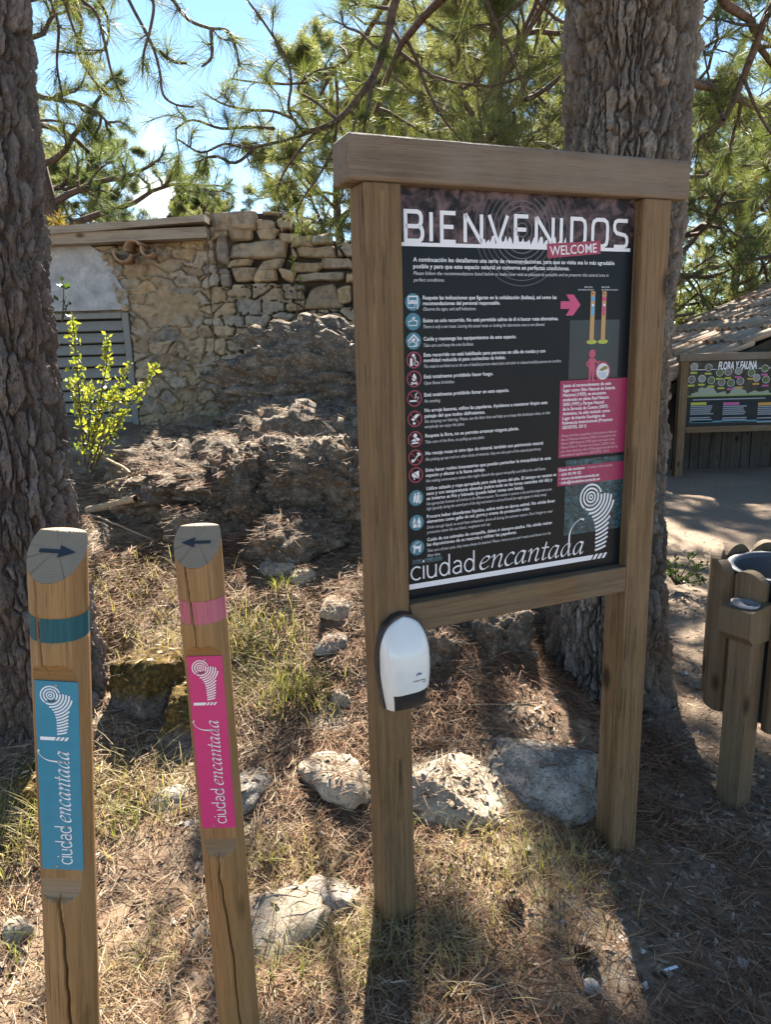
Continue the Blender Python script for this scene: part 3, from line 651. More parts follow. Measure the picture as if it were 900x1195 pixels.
npmesh('cover', *sub(Vd, F1), M_shell, disp); 
V2, F2_ = sub(Vd, F2); V2 = V2*np.array([.97, .97, 1]); npmesh('push_lever', V2, F2_, M_dark, disp)
bp = MB(); O_ = [(1.19*x, z) for x, z in [(-.05, .002), (-.0585, .1), (-.0585, .15), (-.052, .19), (-.04, .222), (-.02, .242), (0, .247), (.02, .242), (.04, .222), (.052, .19), (.0585, .15), (.0585, .1), (.05, .002)]]
nO = len(O_); bp.add([(x, 0, z) for x, z in O_]+[(x, -.026, z) for x, z in O_], [list(range(nO)), [nO+q for q in range(nO)][::-1]]+[[q, (q+1) % nO, nO+(q+1) % nO, nO+q] for q in range(nO)])
bp.build('back_plate', M_dark, disp)
def disp_y(x, z):
    t = z/.24; w_ = .0665; d_ = .075*(1-.62*max(0, (t-.45)/.55)**2.0)*(1-.3*max(0, (.3-t)/.3)**2)
    return -d_*abs(math.sin(math.acos(max(-1, min(1, (abs(x)/w_)**(1/.62))))))**.55
A = Art(lambda u, v, ly: (u/1000, disp_y(u/1000, v/1000)-.0006, v/1000)); A.text('phs', 12, 100, 11, 14, 0, 2, 0, .3); A.text('ANTIBACTERIAL', 2, 83, 5, 36, 1, 2, 0, .1); A.text('SOAP', 28, 77, 4.5, 11, 1, 2, 0, .1)
A.build('lettering', [plain('navy_print', (.02, .05, .2), .4), M_dark], disp)
disp.rotation_euler = (0, 0, .392)
ca_, sa_ = math.cos(.392), math.sin(.392)
ds, dn, dz = .062, -.0005, .69
disp.location = (-.0305+ds*ca_-dn*sa_, 1.7358+ds*sa_+dn*ca_, dz)

# ------------------------------------------------------------------ marker stakes
def endgrain():
    t = NT('cut_end_grain'); co = t.coord(); s = t.n('ShaderNodeSeparateXYZ'); t.l(co, s.inputs[0])
    cb = t.n('ShaderNodeCombineXYZ'); t.l(s.outputs[0], cb.inputs[0]); t.l(s.outputs[1], cb.inputs[1])
    ln = t.n('ShaderNodeVectorMath', operation='LENGTH'); t.l(cb.outputs[0], ln.inputs[0])
    n = t.noise(co, 22, 4); ad = t.n('ShaderNodeMath', operation='MULTIPLY_ADD'); ad.inputs[1].default_value = .006; t.l(n, ad.inputs[0]); t.l(ln.outputs['Value'], ad.inputs[2])
    mu = t.n('ShaderNodeMath', operation='MULTIPLY'); mu.inputs[1].default_value = 1900; t.l(ad.outputs[0], mu.inputs[0])
    si = t.n('ShaderNodeMath', operation='SINE'); t.l(mu.outputs[0], si.inputs[0])
    at = t.n('ShaderNodeMath', operation='ARCTAN2'); t.l(s.outputs[1], at.inputs[0]); t.l(s.outputs[0], at.inputs[1])
    cb2 = t.n('ShaderNodeCombineXYZ'); t.l(at.outputs[0], cb2.inputs[0]); rad = t.noise(cb2.outputs[0], 5.5, 3, .7)
    c = t.ramp(si.outputs[0], [(.0, (.235, .185, .13)), (1.0, (.29, .235, .165))])
    c = t.mix(t.ramp(rad, [(.36, .75), (.44, 0.0)]), c, (.05, .04, .03))
    c = t.mix(t.ramp(t.noise(co, 40, 4), [(.4, 0.0), (.7, .5)]), c, (.2, .165, .125))
    return t.bsdf(c, .85, .2)
M_end = endgrain()
def make_stake(loc, rot, R_, zt, band, scoop, plate, cut, side, label, bandmat, platemat, arrow_dir, crack, txt_k):
    root = empty('marker_stake', loc, label, 'marker stake'); root.rotation_euler = rot
    nth, nz_ = 220, 420
    th = np.linspace(0, 2*math.pi, nth, endpoint=False)-math.pi/2
    dep = .0165
    flatz = zt
    def cutz(x, y): return np.minimum(flatz, zt-.024+(y)*cut)
    zz = np.linspace(-.25, 1, nz_)
    TH, T = np.meshgrid(th, zz); x = R_*np.cos(TH); y = R_*np.sin(TH)
    zc = cutz(x, y); z = np.where(T < 0, T, T*zc)
    r = R_*(1+.006*fbm(np.stack([np.cos(TH).ravel()*2, np.sin(TH).ravel()*2, z.ravel()*2], 1), 3, 3).reshape(TH.shape))
    inb = (z > band[0]) & (z < band[1]); r = np.where(inb, r-.0016, r)
    # drying crack wandering down the face
    ca = np.interp(z, crack[0], crack[1]) + .03*vnoise(np.stack([z.ravel()*34, z.ravel()*0, z.ravel()*0], 1), 8).reshape(z.shape)
    cw = np.interp(z, crack[0], crack[2])
    dth = np.angle(np.exp(1j*(TH+math.pi/2-ca)))*R_
    r = r-.013*np.exp(-(dth/np.maximum(cw, 1e-5))**4)*(cw > .0002)
    x = r*np.cos(TH); y = r*np.sin(TH)
    e = .034
    pf = np.where(z > scoop[1]-e, np.sqrt(np.clip(1-((z-(scoop[1]-e))/e)**2, 0, 1)), np.where(z < scoop[0]+e, np.sqrt(np.clip(1-(((scoop[0]+e)-z)/e)**2, 0, 1)), 1.))
    pf = np.where((z > scoop[1]) | (z < scoop[0]), -1, pf)
    ypl = np.where(pf < 0, -9, -R_+dep*pf); y = np.maximum(y, ypl)
    V = np.stack([x, y, z], -1).reshape(-1, 3)
    i = np.arange(nz_-1)[:, None]*nth; j = np.arange(nth)[None, :]; j2 = (j+1) % nth
    F = np.stack([i+j, i+j2, i+nth+j2, i+nth+j], -1).reshape(-1, 4)
    cutf = (pf[:-1] > 0) & (ypl[:-1] >= y[:-1]-1e-6) & (pf[:-1] < .9999); mi = np.where(cutf, np.where(z[:-1] < (scoop[0]+scoop[1])/2, 2, 1), 0).ravel()
    shaft = npmesh('shaft', V, F, [M_stake, M_scoop, M_scoopend], root, True, mi)
    # painted band: its own sleeve with the crack running through it
    sel = np.abs(np.angle(np.exp(1j*(th+math.pi/2-np.interp((band[0]+band[1])/2, crack[0], crack[1]))))*R_) > .0028
    mb = MB()
    for q in range(nth):
        q2 = (q+1) % nth
        if sel[q] and sel[q2]:
            rr_ = R_-.0006
            P = [(rr_*math.cos(a), rr_*math.sin(a), z_) for z_ in (band[0]+.0015, band[1]-.0015) for a in (th[q], th[q2] if q2 else th[q2]+2*math.pi)]
            mb.add(P, [[0, 1, 3, 2]])
    mb.build('painted_band', bandmat, root, True)
    # sloping cut top with growth rings
    rad = np.linspace(0, 1, 16); V = []; 
    for a in rad:
        for q in th:
            xx, yy = R_*1.0*a*math.cos(q), R_*1.0*a*math.sin(q); V.append((xx, yy, float(cutz(xx, yy))+.0004))
    V = np.array(V); F = []
    for a in range(15):
        for q in range(nth): F.append([a*nth+q, a*nth+(q+1) % nth, (a+1)*nth+(q+1) % nth, (a+1)*nth+q])
    V[:, 2] -= zt-.024
    cf = npmesh('cut_top', V, np.array(F), M_end, root, False); cf.location = (0, 0, zt-.024)
    # arrow lying on the slope
    sl = math.atan(cut); A = Art(lambda u, v, ly: (u/1000*arrow_dir, -.0045+v/1000*math.cos(sl), zt-.024+(-.0045+v/1000*math.cos(sl))*cut+.0022))
    A.poly([(-27, -3.6), (5, -3.6), (4, -12), (31, 0), (4, 12), (5, 3.6), (-27, 3.6)]); A.build('arrow', M_dark, root)
    # label plate
    yp = -R_+dep-.0006; hw = .0355
    pl = MB().box((-hw+side, yp-.0022, plate[0]), (hw+side, yp, plate[1]), 0, .0006).build('label_plate', platemat, root)
    hgt = (plate[1]-plate[0])*1000; k = txt_k
    xf = lambda u, v, ly: (side+u/1000, yp-.0022-.0003*ly, plate[0]+v/1000)
    A = Art(xf); emblem(A, -10, hgt-25, .44, 44); A.build('emblem', M_white, pl)
    A = Art(xf); wl = hgt*.6
    wordmark(A, lambda V: np.stack([17-V[:, 1], 12+V[:, 0]], 1), wl*.36, wl*.64, 17.5, 4, 1.05); A.build('wordmark_lettering', M_white, pl)
    for v_ in (7, hgt-7):
        A = Art(xf); A.disc(0 if v_ > 20 else -10, v_, 2.3, 0, 3, 14); A.build('screw', M_steel, pl)
    return root
M_tealband = wood('teal_painted_wood', (.012, .06, .075), (.03, .12, .145), (.03, .1, .12), 2, 50, .3)
M_pinkband = wood('pink_painted_wood', (.33, .075, .12), (.5, .16, .21), (.45, .2, .2), 2, 50, .3)
M_tealplate = plain('teal_enamel', (.02, .2, .31), .3, .5, var=.15)
M_pinkplate = plain('magenta_enamel', (.5, .025, .17), .3, .5, var=.08)
def zat(x, y, Y): return float(px(x, y, Y)[2])
def stake_from(cx0, y0, cx1, y1, Yc, R_, ys, **kw):
    Yf = Yc-R_
    a = px(cx0, y0, Yc); b_ = px(cx1, y1, Yc); d = (b_-a); lean = d[0]/-d[2]              # x per metre down
    base = np.array([a[0]+lean*a[2], Yc, 0.])
    f = lambda yy: zat(cx0+(cx1-cx0)*(yy-y0)/(y1-y0), yy, Yf)
    z = {k_: f(v_) for k_, v_ in ys.items()}
    return make_stake(tuple(base), (0, -math.atan(lean), 0), R_, float(a[2]), (z['b0'], z['b1']), (z['s0'], z['s1']), (z['p0'], z['p1']), **kw)
zc_ = lambda *a: (np.array(a[0])[::-1], np.array(a[1])[::-1], np.array(a[2])[::-1])
stake_from(66, 620, 86, 1195, 1.14, .0455, dict(b1=718, b0=748, s1=775, p1=796, p0=1019, s0=1052), cut=.95, side=.004,
           label='round wooden stake with teal band and blue plate, arrow pointing right', bandmat=M_tealband, platemat=M_tealplate, arrow_dir=1,
           crack=zc_([1.35, 1.2, 1.1, 1.05, .75, .7, .6, .3, 0], [-.5, -.45, -.25, .0, .0, -.05, .15, .35, .4], [.0016, .0016, .0016, .0002, .0002, .002, .0022, .0022, .001]), txt_k=1)
stake_from(229, 617, 279, 1195, 1.4, .046, dict(b1=702, b0=730, s1=756, p1=769, p0=971, s0=1001), cut=.95, side=.002,
           label='round wooden stake with pink band and magenta plate, arrow pointing left', bandmat=M_pinkband, platemat=M_pinkplate, arrow_dir=-1,
           crack=zc_([1.3, 1.2, 1.05, .95, .6, .5, .3, 0], [-.5, -.42, -.2, .0, .0, -.05, .25, .35], [.0014, .0014, .0012, .0002, .0002, .0014, .0016, .0008]), txt_k=1)

# ------------------------------------------------------------------ pines
def bark_mat(name, cols):
    t = NT(name); a = t.attr('plate'); co = t.coord((1, 1, .35)); n1 = t.noise(co, 9, 6, .65); n2 = t.noise(t.coord(), 55, 5, .7); n3 = t.noise(t.coord((1, 1, .5)), 3.5, 4)
    c = t.mix(.5, t.ramp(n1, [(.32, cols[0]), (.5, cols[1]), (.68, cols[2])]), t.ramp(t.attr('cell'), [(.15, cols[0]), (.5, cols[1]), (.85, cols[2])]))
    c = t.mix(t.ramp(n3, [(.48, 0.0), (.6, .6)]), c, cols[3])
    c = t.mix(t.ramp(n2, [(.35, .45), (.5, 0.0)]), c, (.05, .04, .035))
    c = t.mix(t.ramp(a, [(.05, .7), (.55, 0.0)]), c, (.075, .052, .038))
    return t.bsdf(c, .92, .12, t.bump(t.mix(.6, n1, n2), 1.0, .02))
M_bark = bark_mat('pine_bark', ((.08, .067, .055), (.16, .14, .118), (.345, .31, .27), (.2, .15, .11)))
M_barkL = bark_mat('purple_grey_pine_bark', ((.065, .055, .049), (.13, .113, .102), (.285, .25, .232), (.165, .125, .098)))
t = NT('branch_bark'); n = t.noise(t.coord(), 40, 5); M_branch = t.bsdf(t.ramp(n, [(.3, (.045, .033, .026)), (.7, (.15, .105, .08))]), .9, .15)
M_ndl = foliage('near_pine_needles', [(.035, .055, .02), (.075, .1, .03), (.13, .145, .04), (.22, .16, .06)], .45)
M_sunny = foliage('sunlit_toned_needles', [(.065, .085, .035), (.135, .15, .06), (.21, .215, .09), (.31, .27, .15)], .5)  # paler than the green needles: sunlit, hazy look put into the colour
M_green = foliage('green_pine_needles', [(.035, .062, .026), (.075, .11, .042), (.13, .165, .06), (.2, .19, .085)], .45)
M_dkgreen = foliage('dark_pine_needles', [(.015, .035, .014), (.03, .055, .02), (.045, .075, .025)], .15)
M_rust = foliage('rusty_pine_needles', [(.16, .11, .03), (.25, .14, .04), (.12, .14, .03), (.3, .16, .06)], .45)
def trunk_mesh(name, cl, nth, mat, parent, seed, amp=.016, freq=(31, 31, 5.), flare=(.35, .12), zs=.012):
    """bark-plated trunk round the centre line cl = (x,y,z,r)"""
    cl = np.array(cl, float); z = np.concatenate([np.arange(cl[0, 2], 3.0, zs), np.arange(3.0, cl[-1, 2], .06)]); n = len(z)
    cx, cy, r = (np.interp(z, cl[:, 2], cl[:, q]) for q in (0, 1, 3))
    ker = np.ones(25)/25
    sm = lambda a: np.convolve(np.pad(a, 12, 'edge'), ker, 'valid')
    cx, cy, r = sm(cx), sm(cy), sm(r)
    th = np.linspace(0, 2*math.pi, nth, endpoint=False)
    TH, Z = np.meshgrid(th, z); RR = np.repeat(r[:, None], nth, 1)
    hb = Z-cl[0, 2]
    lob = (vnoise(np.stack([np.cos(TH).ravel()*2.2, np.sin(TH).ravel()*2.2, Z.ravel()*.8], 1), seed)).reshape(TH.shape)
    RR = RR*(1+.06*lob)+flare[1]*np.exp(-hb/flare[0])*(.7+1.1*lob)
    P = np.stack([RR*np.cos(TH), RR*np.sin(TH), Z], -1).reshape(-1, 3)
    w3 = np.array([11, 11, 5.])
    Pw = P+np.stack([.026*fbm(P*w3, 4, seed+1, .6), .026*fbm(P*w3, 4, seed+2, .6), .06*fbm(P*9, 3, seed+4)], 1)
    f1, f2, cid = worley(Pw*np.array(freq), seed, True); pl = ss(.02, .2, f2-f1)
    g1, g2, cid2 = worley(Pw*np.array(freq)*np.array([2.1, 2.1, 2.3])+.3*fbm(P*40, 3, seed+31)[:, None], seed+9, True); p2 = ss(.02, .16, g2-g1)
    d = amp*(pl-.5)*(.5+.8*cid)+amp*.5*pl*(cid2-.5)+amp*.3*(p2-.5)*pl+amp*.6*fbm(P*np.array([45, 45, 12.]), 4, seed+6, .62)+amp*.8*fbm(P*np.array([8, 8, 2.5]), 3, seed+12)
    N = np.stack([np.cos(TH).ravel(), np.sin(TH).ravel(), np.zeros(TH.size)], 1)
    V = P+N*d[:, None]; V[:, 0] += np.repeat(cx, nth); V[:, 1] += np.repeat(cy, nth)
    i = np.arange(n-1)[:, None]*nth; j = np.arange(nth)[None, :]; j2 = (j+1) % nth
    F = np.stack([i+j, i+j2, i+nth+j2, i+nth+j], -1).reshape(-1, 4)
    return npmesh(name, V, F, mat, parent, False, None, {'plate': pl, 'cell': np.clip(.6*cid+.4*cid2, 0, 1)})
class Bough:
    """wood and needle fans of one tree or limb"""
    def __init__(s, seed): s.rng = np.random.default_rng(seed); s.T = Tubes(); s.P = []; s.D = []
    def tuft(s, p, d): s.P.append(p); s.D.append(d)
    def twig(s, p, d, l, r, up=.2, tufts=3):
        g = s.rng; d = normed(np.asarray(d, float)); n = 4; pts = [p]
        for q in range(n):
            d = normed(d+g.normal(0, .22, 3)+np.array([0, 0, up*.35])); pts.append(pts[-1]+d*l/n)
        s.T.add(pts, np.linspace(r, r*.5, n+1), 4)
        s.tuft(pts[-1], d)
        for q in range(tufts-1):
            k = g.integers(2, n+1); s.tuft(pts[k]-(pts[k]-pts[k-1])*g.uniform(0, 1), normed(d+g.normal(0, .5, 3)))
    def limb(s, p, d, l, r, lev, up=.1, kids=(5, 8), wob=.2, bare=.25, tufts=2, shrink=.45):
        g = s.rng; d = normed(np.asarray(d, float)); n = 7; pts = [np.asarray(p, float)]; ds = []
        for q in range(n):
            d = normed(d+g.normal(0, wob, 3)+np.array([0, 0, up*.3])); ds.append(d); pts.append(pts[-1]+d*l/n)
        s.T.add(pts, np.linspace(r, r*.35, n+1), 5 if lev else 4)
        for q in range(g.integers(kids[0], kids[1]+1)):
            f = g.uniform(bare, 1)*n; k = min(int(f), n-1); b = pts[k]+(pts[k+1]-pts[k])*(f-k)
            dd = normed(ds[k]*.7+normed(g.normal(0, 1, 3))*.75)
            ln = l*shrink*g.uniform(.6, 1.2)*(1.15-.5*f/n)
            if lev > 1: s.limb(b, dd, ln, r*.45, lev-1, up, kids, wob, bare, tufts, shrink)
            else: s.twig(b, dd, ln, max(.003, r*.3), up, tufts)
        s.tuft(pts[-1], d)
    def wood(s, name, parent): return s.T.build(name, M_branch, parent)
    def fans(s, name, mat, parent, K, Lm, wd, **kw):
        V, F = needles(np.array(s.P), np.array(s.D), K, Lm, wd, s.rng, **kw); return npmesh(name, V, F, mat, parent, False)
# near left pine
pl_ = empty('pine_tree', (-1.45, 2.75, zg1(-1.3, 2.7)), 'near pine trunk with purple grey bark at the left edge', 'tree')
def cen(o, P): return [tuple(np.array(p[:3])-np.array(o.location[:]))+(p[3],) for p in P]
trunk_mesh('trunk', cen(pl_, [(-1.42, 2.75, -.15, .255), (-1.43, 2.75, .4, .245), (-1.44, 2.75, .9, .225), (-1.43, 2.78, 1.5, .2), (-1.41, 2.78, 2.0, .195), (-1.36, 2.78, 2.7, .185), (-1.3, 2.75, 4.2, .19), (-1.25, 2.75, 5.5, .17)]), 400, M_barkL, pl_, 3, .02, freq=(25, 25, 4.4), flare=(.2, .035), zs=.008)
B = Bough(5); lo = np.array(pl_.location[:])
def chain(B, pts, r0, r1, o, tw=(.07, .16, .1, .004), tufts=2, up=.1, skip=.0, dens=1.0):
    """a hand-laid branch with twigs along it"""
    Q = smooth_line(np.array(pts)-o, 4); B.T.add(Q, np.linspace(r0, r1, len(Q)), 6)
    ln = np.cumsum(np.r_[0, np.linalg.norm(np.diff(Q, axis=0), axis=1)]); g = B.rng; x = ln[-1]*skip
    while x < ln[-1]:
        k = min(np.searchsorted(ln, x), len(Q)-1); k = max(k, 1); d = normed(Q[k]-Q[k-1])
        B.twig(Q[k], normed(d*.6+normed(g.normal(0, 1, 3))*.8), g.uniform(tw[0], tw[1]), tw[3], up, tufts); x += tw[2]*g.uniform(.6, 1.4)/dens
    B.tuft(Q[-1], normed(Q[-1]-Q[-2])); return Q
Yl = 3.0
st_ = np.array([-1.3, 2.8, 3.35])
hub = np.array([-.95, 3.0, 3.25])
chain(B, [st_, (-1.1, 2.9, 3.4), hub, (-.7, 3.05, 3.1), (-.45, 3.1, 3.0)], .03, .016, lo, skip=.5)
for pts in ([hub, px(135, -40, Yl), px(150, 0, Yl), px(176, 50, Yl), px(186, 82, Yl), px(190, 110, Yl), px(205, 122, Yl+.1), px(226, 125, Yl+.1)],
            [(-.8, 3.03, 3.17), px(158, -30, Yl), px(178, 0, Yl), px(176, 30, Yl), px(168, 60, Yl), px(166, 84, Yl)],
            [(-.7, 3.05, 3.1), px(190, -20, Yl), px(203, 2, Yl), px(220, 23, Yl), px(245, 33, Yl), px(266, 36, Yl), px(276, 60, Yl), px(279, 78, Yl)],
            [px(246, 33, Yl), px(247, 66, Yl), px(235, 78, Yl)], [px(186, 60, Yl), px(203, 72, Yl), px(218, 74, Yl)],
            [hub, px(90, -20, Yl), px(112, 15, Yl-.1), px(122, 50, Yl-.1), px(130, 85, Yl-.1), px(142, 110, Yl-.1)],
            [hub, px(70, -30, Yl), px(78, 10, Yl), px(88, 40, Yl), px(102, 64, Yl)], [hub, px(60, -20, Yl+.2), px(68, 30, Yl+.2), px(66, 75, Yl+.2), px(72, 110, Yl+.2)], [hub, px(85, -25, Yl+.3), px(95, 25, Yl+.3), px(90, 60, Yl+.4), px(110, 95, Yl+.4), px(128, 112, Yl+.4)], [hub, px(105, -25, Yl+.3), px(125, 20, Yl+.3), px(118, 60, Yl+.3), px(60, 60, Yl+.3)]):
    chain(B, pts, .0075, .004, lo, (.03, .09, .13, .0035), 2, .05, .25)
for q in range(9):                                                   # crown above the frame
    d = B.rng.uniform(0, 6.28); B.limb(np.array([-1.27, 2.75, 4.5+q*.2])-lo, (math.cos(d)-.5, math.sin(d)-.3, .25), 1.5, .03, 1, .1, (6, 9))
B.wood('branches', pl_); B.fans('needles', M_ndl, pl_, 26, .115, .0017)
# near right pine behind the sign
pr = empty('pine_tree', (.99, 3.2, 0), 'thick grey barked pine trunk standing behind the welcome board', 'tree')
trunk_mesh('trunk', cen(pr, [(1.0, 3.2, -.2, .255), (1.0, 3.2, .3, .25), (.99, 3.2, .9, .232), (.99, 3.2, 1.6, .23), (1.005, 3.2, 2.3, .234), (.995, 3.2, 2.9, .232), (.97, 3.2, 4.2, .22), (.95, 3.2, 6, .19)]), 400, M_bark, pr, 8, .021, flare=(.2, .085), zs=.008)
B = Bough(12); lo = np.array(pr.location[:]); Yh = 3.9
jn = np.array([.35, 3.7, 3.45])
chain(B, [(1.0, 3.3, 4.0), (.7, 3.5, 3.75), jn, px(480, -60, Yh)], .05, .03, lo, skip=.8)
main = [px(480, -60, Yh), px(459, 10, Yh), px(453, 40, Yh), px(438, 85, Yh), px(414, 120, Yh), px(394, 140, Yh), px(371, 151, Yh), px(352, 152, Yh)]
chain(B, main, .024, .012, lo, (.06, .18, .16, .005), 2, .2, .35)
tw_ = (.07, .2, .105, .004)
for pts in ([px(352, 152, Yh), px(337, 128, Yh), px(340, 95, Yh), px(332, 65, Yh), px(307, 25, Yh), px(285, -5, Yh), px(275, -25, Yh)],
            [px(371, 151, Yh), px(345, 160, Yh), px(315, 168, Yh-.1), px(290, 172, Yh-.1), px(262, 168, Yh-.2), px(235, 178, Yh-.2), px(208, 163, Yh-.3)],
            [px(345, 140, Yh), px(320, 130, Yh+.1), px(290, 128, Yh+.1), px(262, 122, Yh+.2), px(240, 110, Yh+.2)],
            [px(300, 170, Yh-.1), px(275, 190, Yh-.1), px(250, 182, Yh-.1), px(228, 190, Yh-.1)],
            [px(394, 140, Yh), px(370, 120, Yh), px(348, 104, Yh), px(366, 84, Yh-.1), px(392, 78, Yh-.1)],
            [px(371, 151, Yh), px(350, 175, Yh), px(332, 200, Yh), px(322, 225, Yh)],
            [px(394, 140, Yh), px(388, 175, Yh), px(372, 205, Yh), px(356, 228, Yh), px(345, 248, Yh)],
            [px(414, 120, Yh), px(412, 160, Yh), px(404, 200, Yh), px(396, 240, Yh), px(384, 262, Yh)],
            [px(438, 85, Yh), px(425, 150, Yh-.15), px(420, 200, Yh-.1), px(410, 250, Yh-.1)],
            [px(453, 40, Yh), px(440, 55, Yh), px(420, 38, Yh), px(402, 30, Yh), px(398, 12, Yh)],
            [px(459, 10, Yh), px(420, 5, Yh+.2), px(395, -10, Yh+.3)],
            [px(320, 150, Yh), px(292, 148, Yh+.1), px(258, 150, Yh), px(225, 140, Yh), px(205, 150, Yh)]):
    chain(B, pts, .0085, .004, lo, tw_, 3, .12, .12)
# right-hand limb hanging beside the trunk
Yr = 3.9
chain(B, [(1.0, 3.3, 4.1), (1.4, 3.6, 3.9), px(905, -40, Yr), px(890, 30, Yr), px(868, 90, Yr+.1), px(845, 140, Yr+.1), px(815, 165, Yr+.1)], .03, .012, lo, (.08, .22, .11, .005), 3, .1, .35)
for pts in ([px(890, 30, Yr), px(860, 28, Yr), px(835, 20, Yr+.2)], [px(868, 90, Yr), px(885, 130, Yr), px(905, 160, Yr), px(930, 170, Yr)], [px(845, 140, Yr), px(830, 100, Yr+.2), px(822, 60, Yr+.2)]):
    chain(B, pts, .009, .004, lo, tw_, 3, .1, .1)
for (p0, d0, l0) in [((.6, 3.6, 3.6), (-.35, 1.6, -.35), 2.2), ((.35, 3.8, 3.3), (.25, 1.5, -.3), 2.0), ((.9, 3.5, 3.9), (-.1, 1.8, -.3), 2.4), ((1.25, 3.4, 3.7), (.7, 1.1, -.3), 2.2), ((1.25, 3.4, 3.2), (.8, .8, -.25), 1.9), ((1.2, 3.4, 2.9), (1.1, 1.6, -.1), 2.0)]:
    B.limb(np.array(p0)-lo, d0, l0, .028, 2, -.05, (5, 8), .2, .2, 3, .4)
for q in range(9):
    d = B.rng.uniform(0, 6.28); B.limb(np.array([.96, 3.2, 4.7+q*.2])-lo, (math.cos(d)+.55, math.sin(d)+.3, .25), 1.5, .03, 1, .1, (6, 9))
B.wood('branches', pr); B.fans('needles', M_ndl, pr, 30, .115, .0017)
# pines farther off
def pine(loc, H, z0, rad, seed, label, mat, K=20, Lm=.12, wd=.0035, n=26, lean=(0, 0), tr=.12, lev=2, kids=(4, 7), shape=lambda f: 1-.55*f, name='pine_tree', up=.12, tufts=2, group=None, bare=.25, trim=None, back=.1):
    o = empty(name, loc, label, 'tree', group=group); g = np.random.default_rng(seed)
    k = 9; zz = np.linspace(-.2, H, k); P = np.stack([lean[0]*zz/H+.12*np.cumsum(g.normal(0, .25, k)), lean[1]*zz/H+.12*np.cumsum(g.normal(0, .25, k)), zz], 1)
    Q = smooth_line(P, 5); V, F = tube(Q, np.linspace(tr, tr*.25, len(Q)), 10)
    npmesh('trunk', V, F, M_branch, o)
    B = Bough(seed+1)
    for q in range(n):
        f = (q+.5)/n; z = z0+(H-z0)*f; p = np.array([np.interp(z, zz, P[:, 0]), np.interp(z, zz, P[:, 1]), z]); a = q*2.4+g.uniform(-.5, .5)
        B.limb(p, (math.cos(a), math.sin(a), g.uniform(-.15, .35)+.4*f), rad*shape(f)*g.uniform(.75, 1.15)*(trim(a, z) if trim else 1), tr*.35*(1.1-.7*f), lev, up, kids, .22, bare, tufts)
    B.wood('branches', o); B.fans('crown', mat, o, K, Lm, wd, back=back); return o
sunny = pine((1.35, 9.0, .75), 7.6, 1.3, 2.1, 31, 'large sunlit yellow green pine filling the view above the welcome board', M_sunny, K=20, n=50, tr=.13, kids=(7, 10), tufts=3, bare=.12, Lm=.13, wd=.0026, back=.2, trim=lambda a, z: .95 if z > 6.0 else (((.2 if math.cos(a) < .3 else .85) if int(z*7) % 2 else .25) if z > 4.2 else 1))  # unseen upper crown trimmed and filled out to steer sun and shade below
backp = pine(tuple(px(88, 300, 10.5)*np.array([1, 1, 0])+np.array([0, 0, .7])), 6.8, 1.0, 2.1, 41, 'open limbed green pine rising behind the stone shed', M_green, K=20, n=34, tr=.17, lean=(-.6, 0), kids=(6, 9), tufts=3, Lm=.13, wd=.003, back=.18)
dark = pine(tuple(px(226, 300, 19)*np.array([1, 1, 0])+np.array([0, 0, .6])), 4.5, 1.2, 1.3, 51, 'small round dark green pine top over the shed roof', M_dkgreen, K=16, n=70, tr=.1, kids=(7, 9), Lm=.16, wd=.009, shape=lambda f: 1-.75*f*f, tufts=3)
small = copy_tree(dark); small.location = tuple(px(283, 300, 21)*np.array([1, 1, 0])+np.array([0, 0, .35])); small.rotation_euler.z = 2; tag(small, 'low distant pine top just right of the round dark pine')
rusty = pine(tuple(px(78, 300, 8.3)*np.array([1, 1, 0])+np.array([0, 0, .8])), 1.95, .35, .6, 55, 'young pine with rusty orange foliage beside the left trunk', M_rust, K=18, n=30, tr=.04, lev=1, kids=(8, 11), Lm=.1, wd=.005, tufts=3)
rp_ = pine((4.6, 12.5, 0), 7.0, 2.3, 2.3, 61, 'loose limbed pine right of the big trunk with blue sky showing through', M_green, K=16, n=36, tr=.14, lean=(.5, 0), kids=(6, 9), tufts=3)
mast = None
for k_, (x_, y_, h_, l_) in enumerate([
    (7.2, 15.5, .95, 'yellow green pine above the tiled hut roof'),
    (9.8, 17.5, 1.25, 'tall pine behind the tiled hut at the right edge'),
    (5.2, 16.5, .9, 'bright low pine just left of the tiled hut roof'),
    (3.0, 14.5, 1.1, 'pine far behind the big trunk and welcome board'),
    (-.7, 14, 1.0, 'sunlit pine in the gap left of the welcome board'),
    (.9, 13, 1.05, 'pine rising directly behind the large sunlit pine'),
    (-8.2, 16, 1.15, 'far sunlit pine behind the open limbed pine on the left'),
    (-5.6, 15.5, .8, 'low far pine between the left trunk and the shed roof'),
    (11.5, 16, 1.1, 'outermost pine at the right edge above the notice board'),
    (-3.9, 17.5, .75, 'low far pine top between the open limbed pine and the dark pine')]
):
    if mast is None: mast = pine((x_, y_, .3), 6, .5, 2.2, 70, l_, M_sunny, K=15, n=40, tr=.13, Lm=.16, wd=.006, back=.2, kids=(6, 9), shape=lambda f: 1-.5*f*f, tufts=3, bare=.15); o = mast
    else: o = copy_tree(mast)
    o.location = (x_, y_, .3); o.scale = (h_, h_, h_); o.rotation_euler.z = k_*1.9; tag(o, l_)
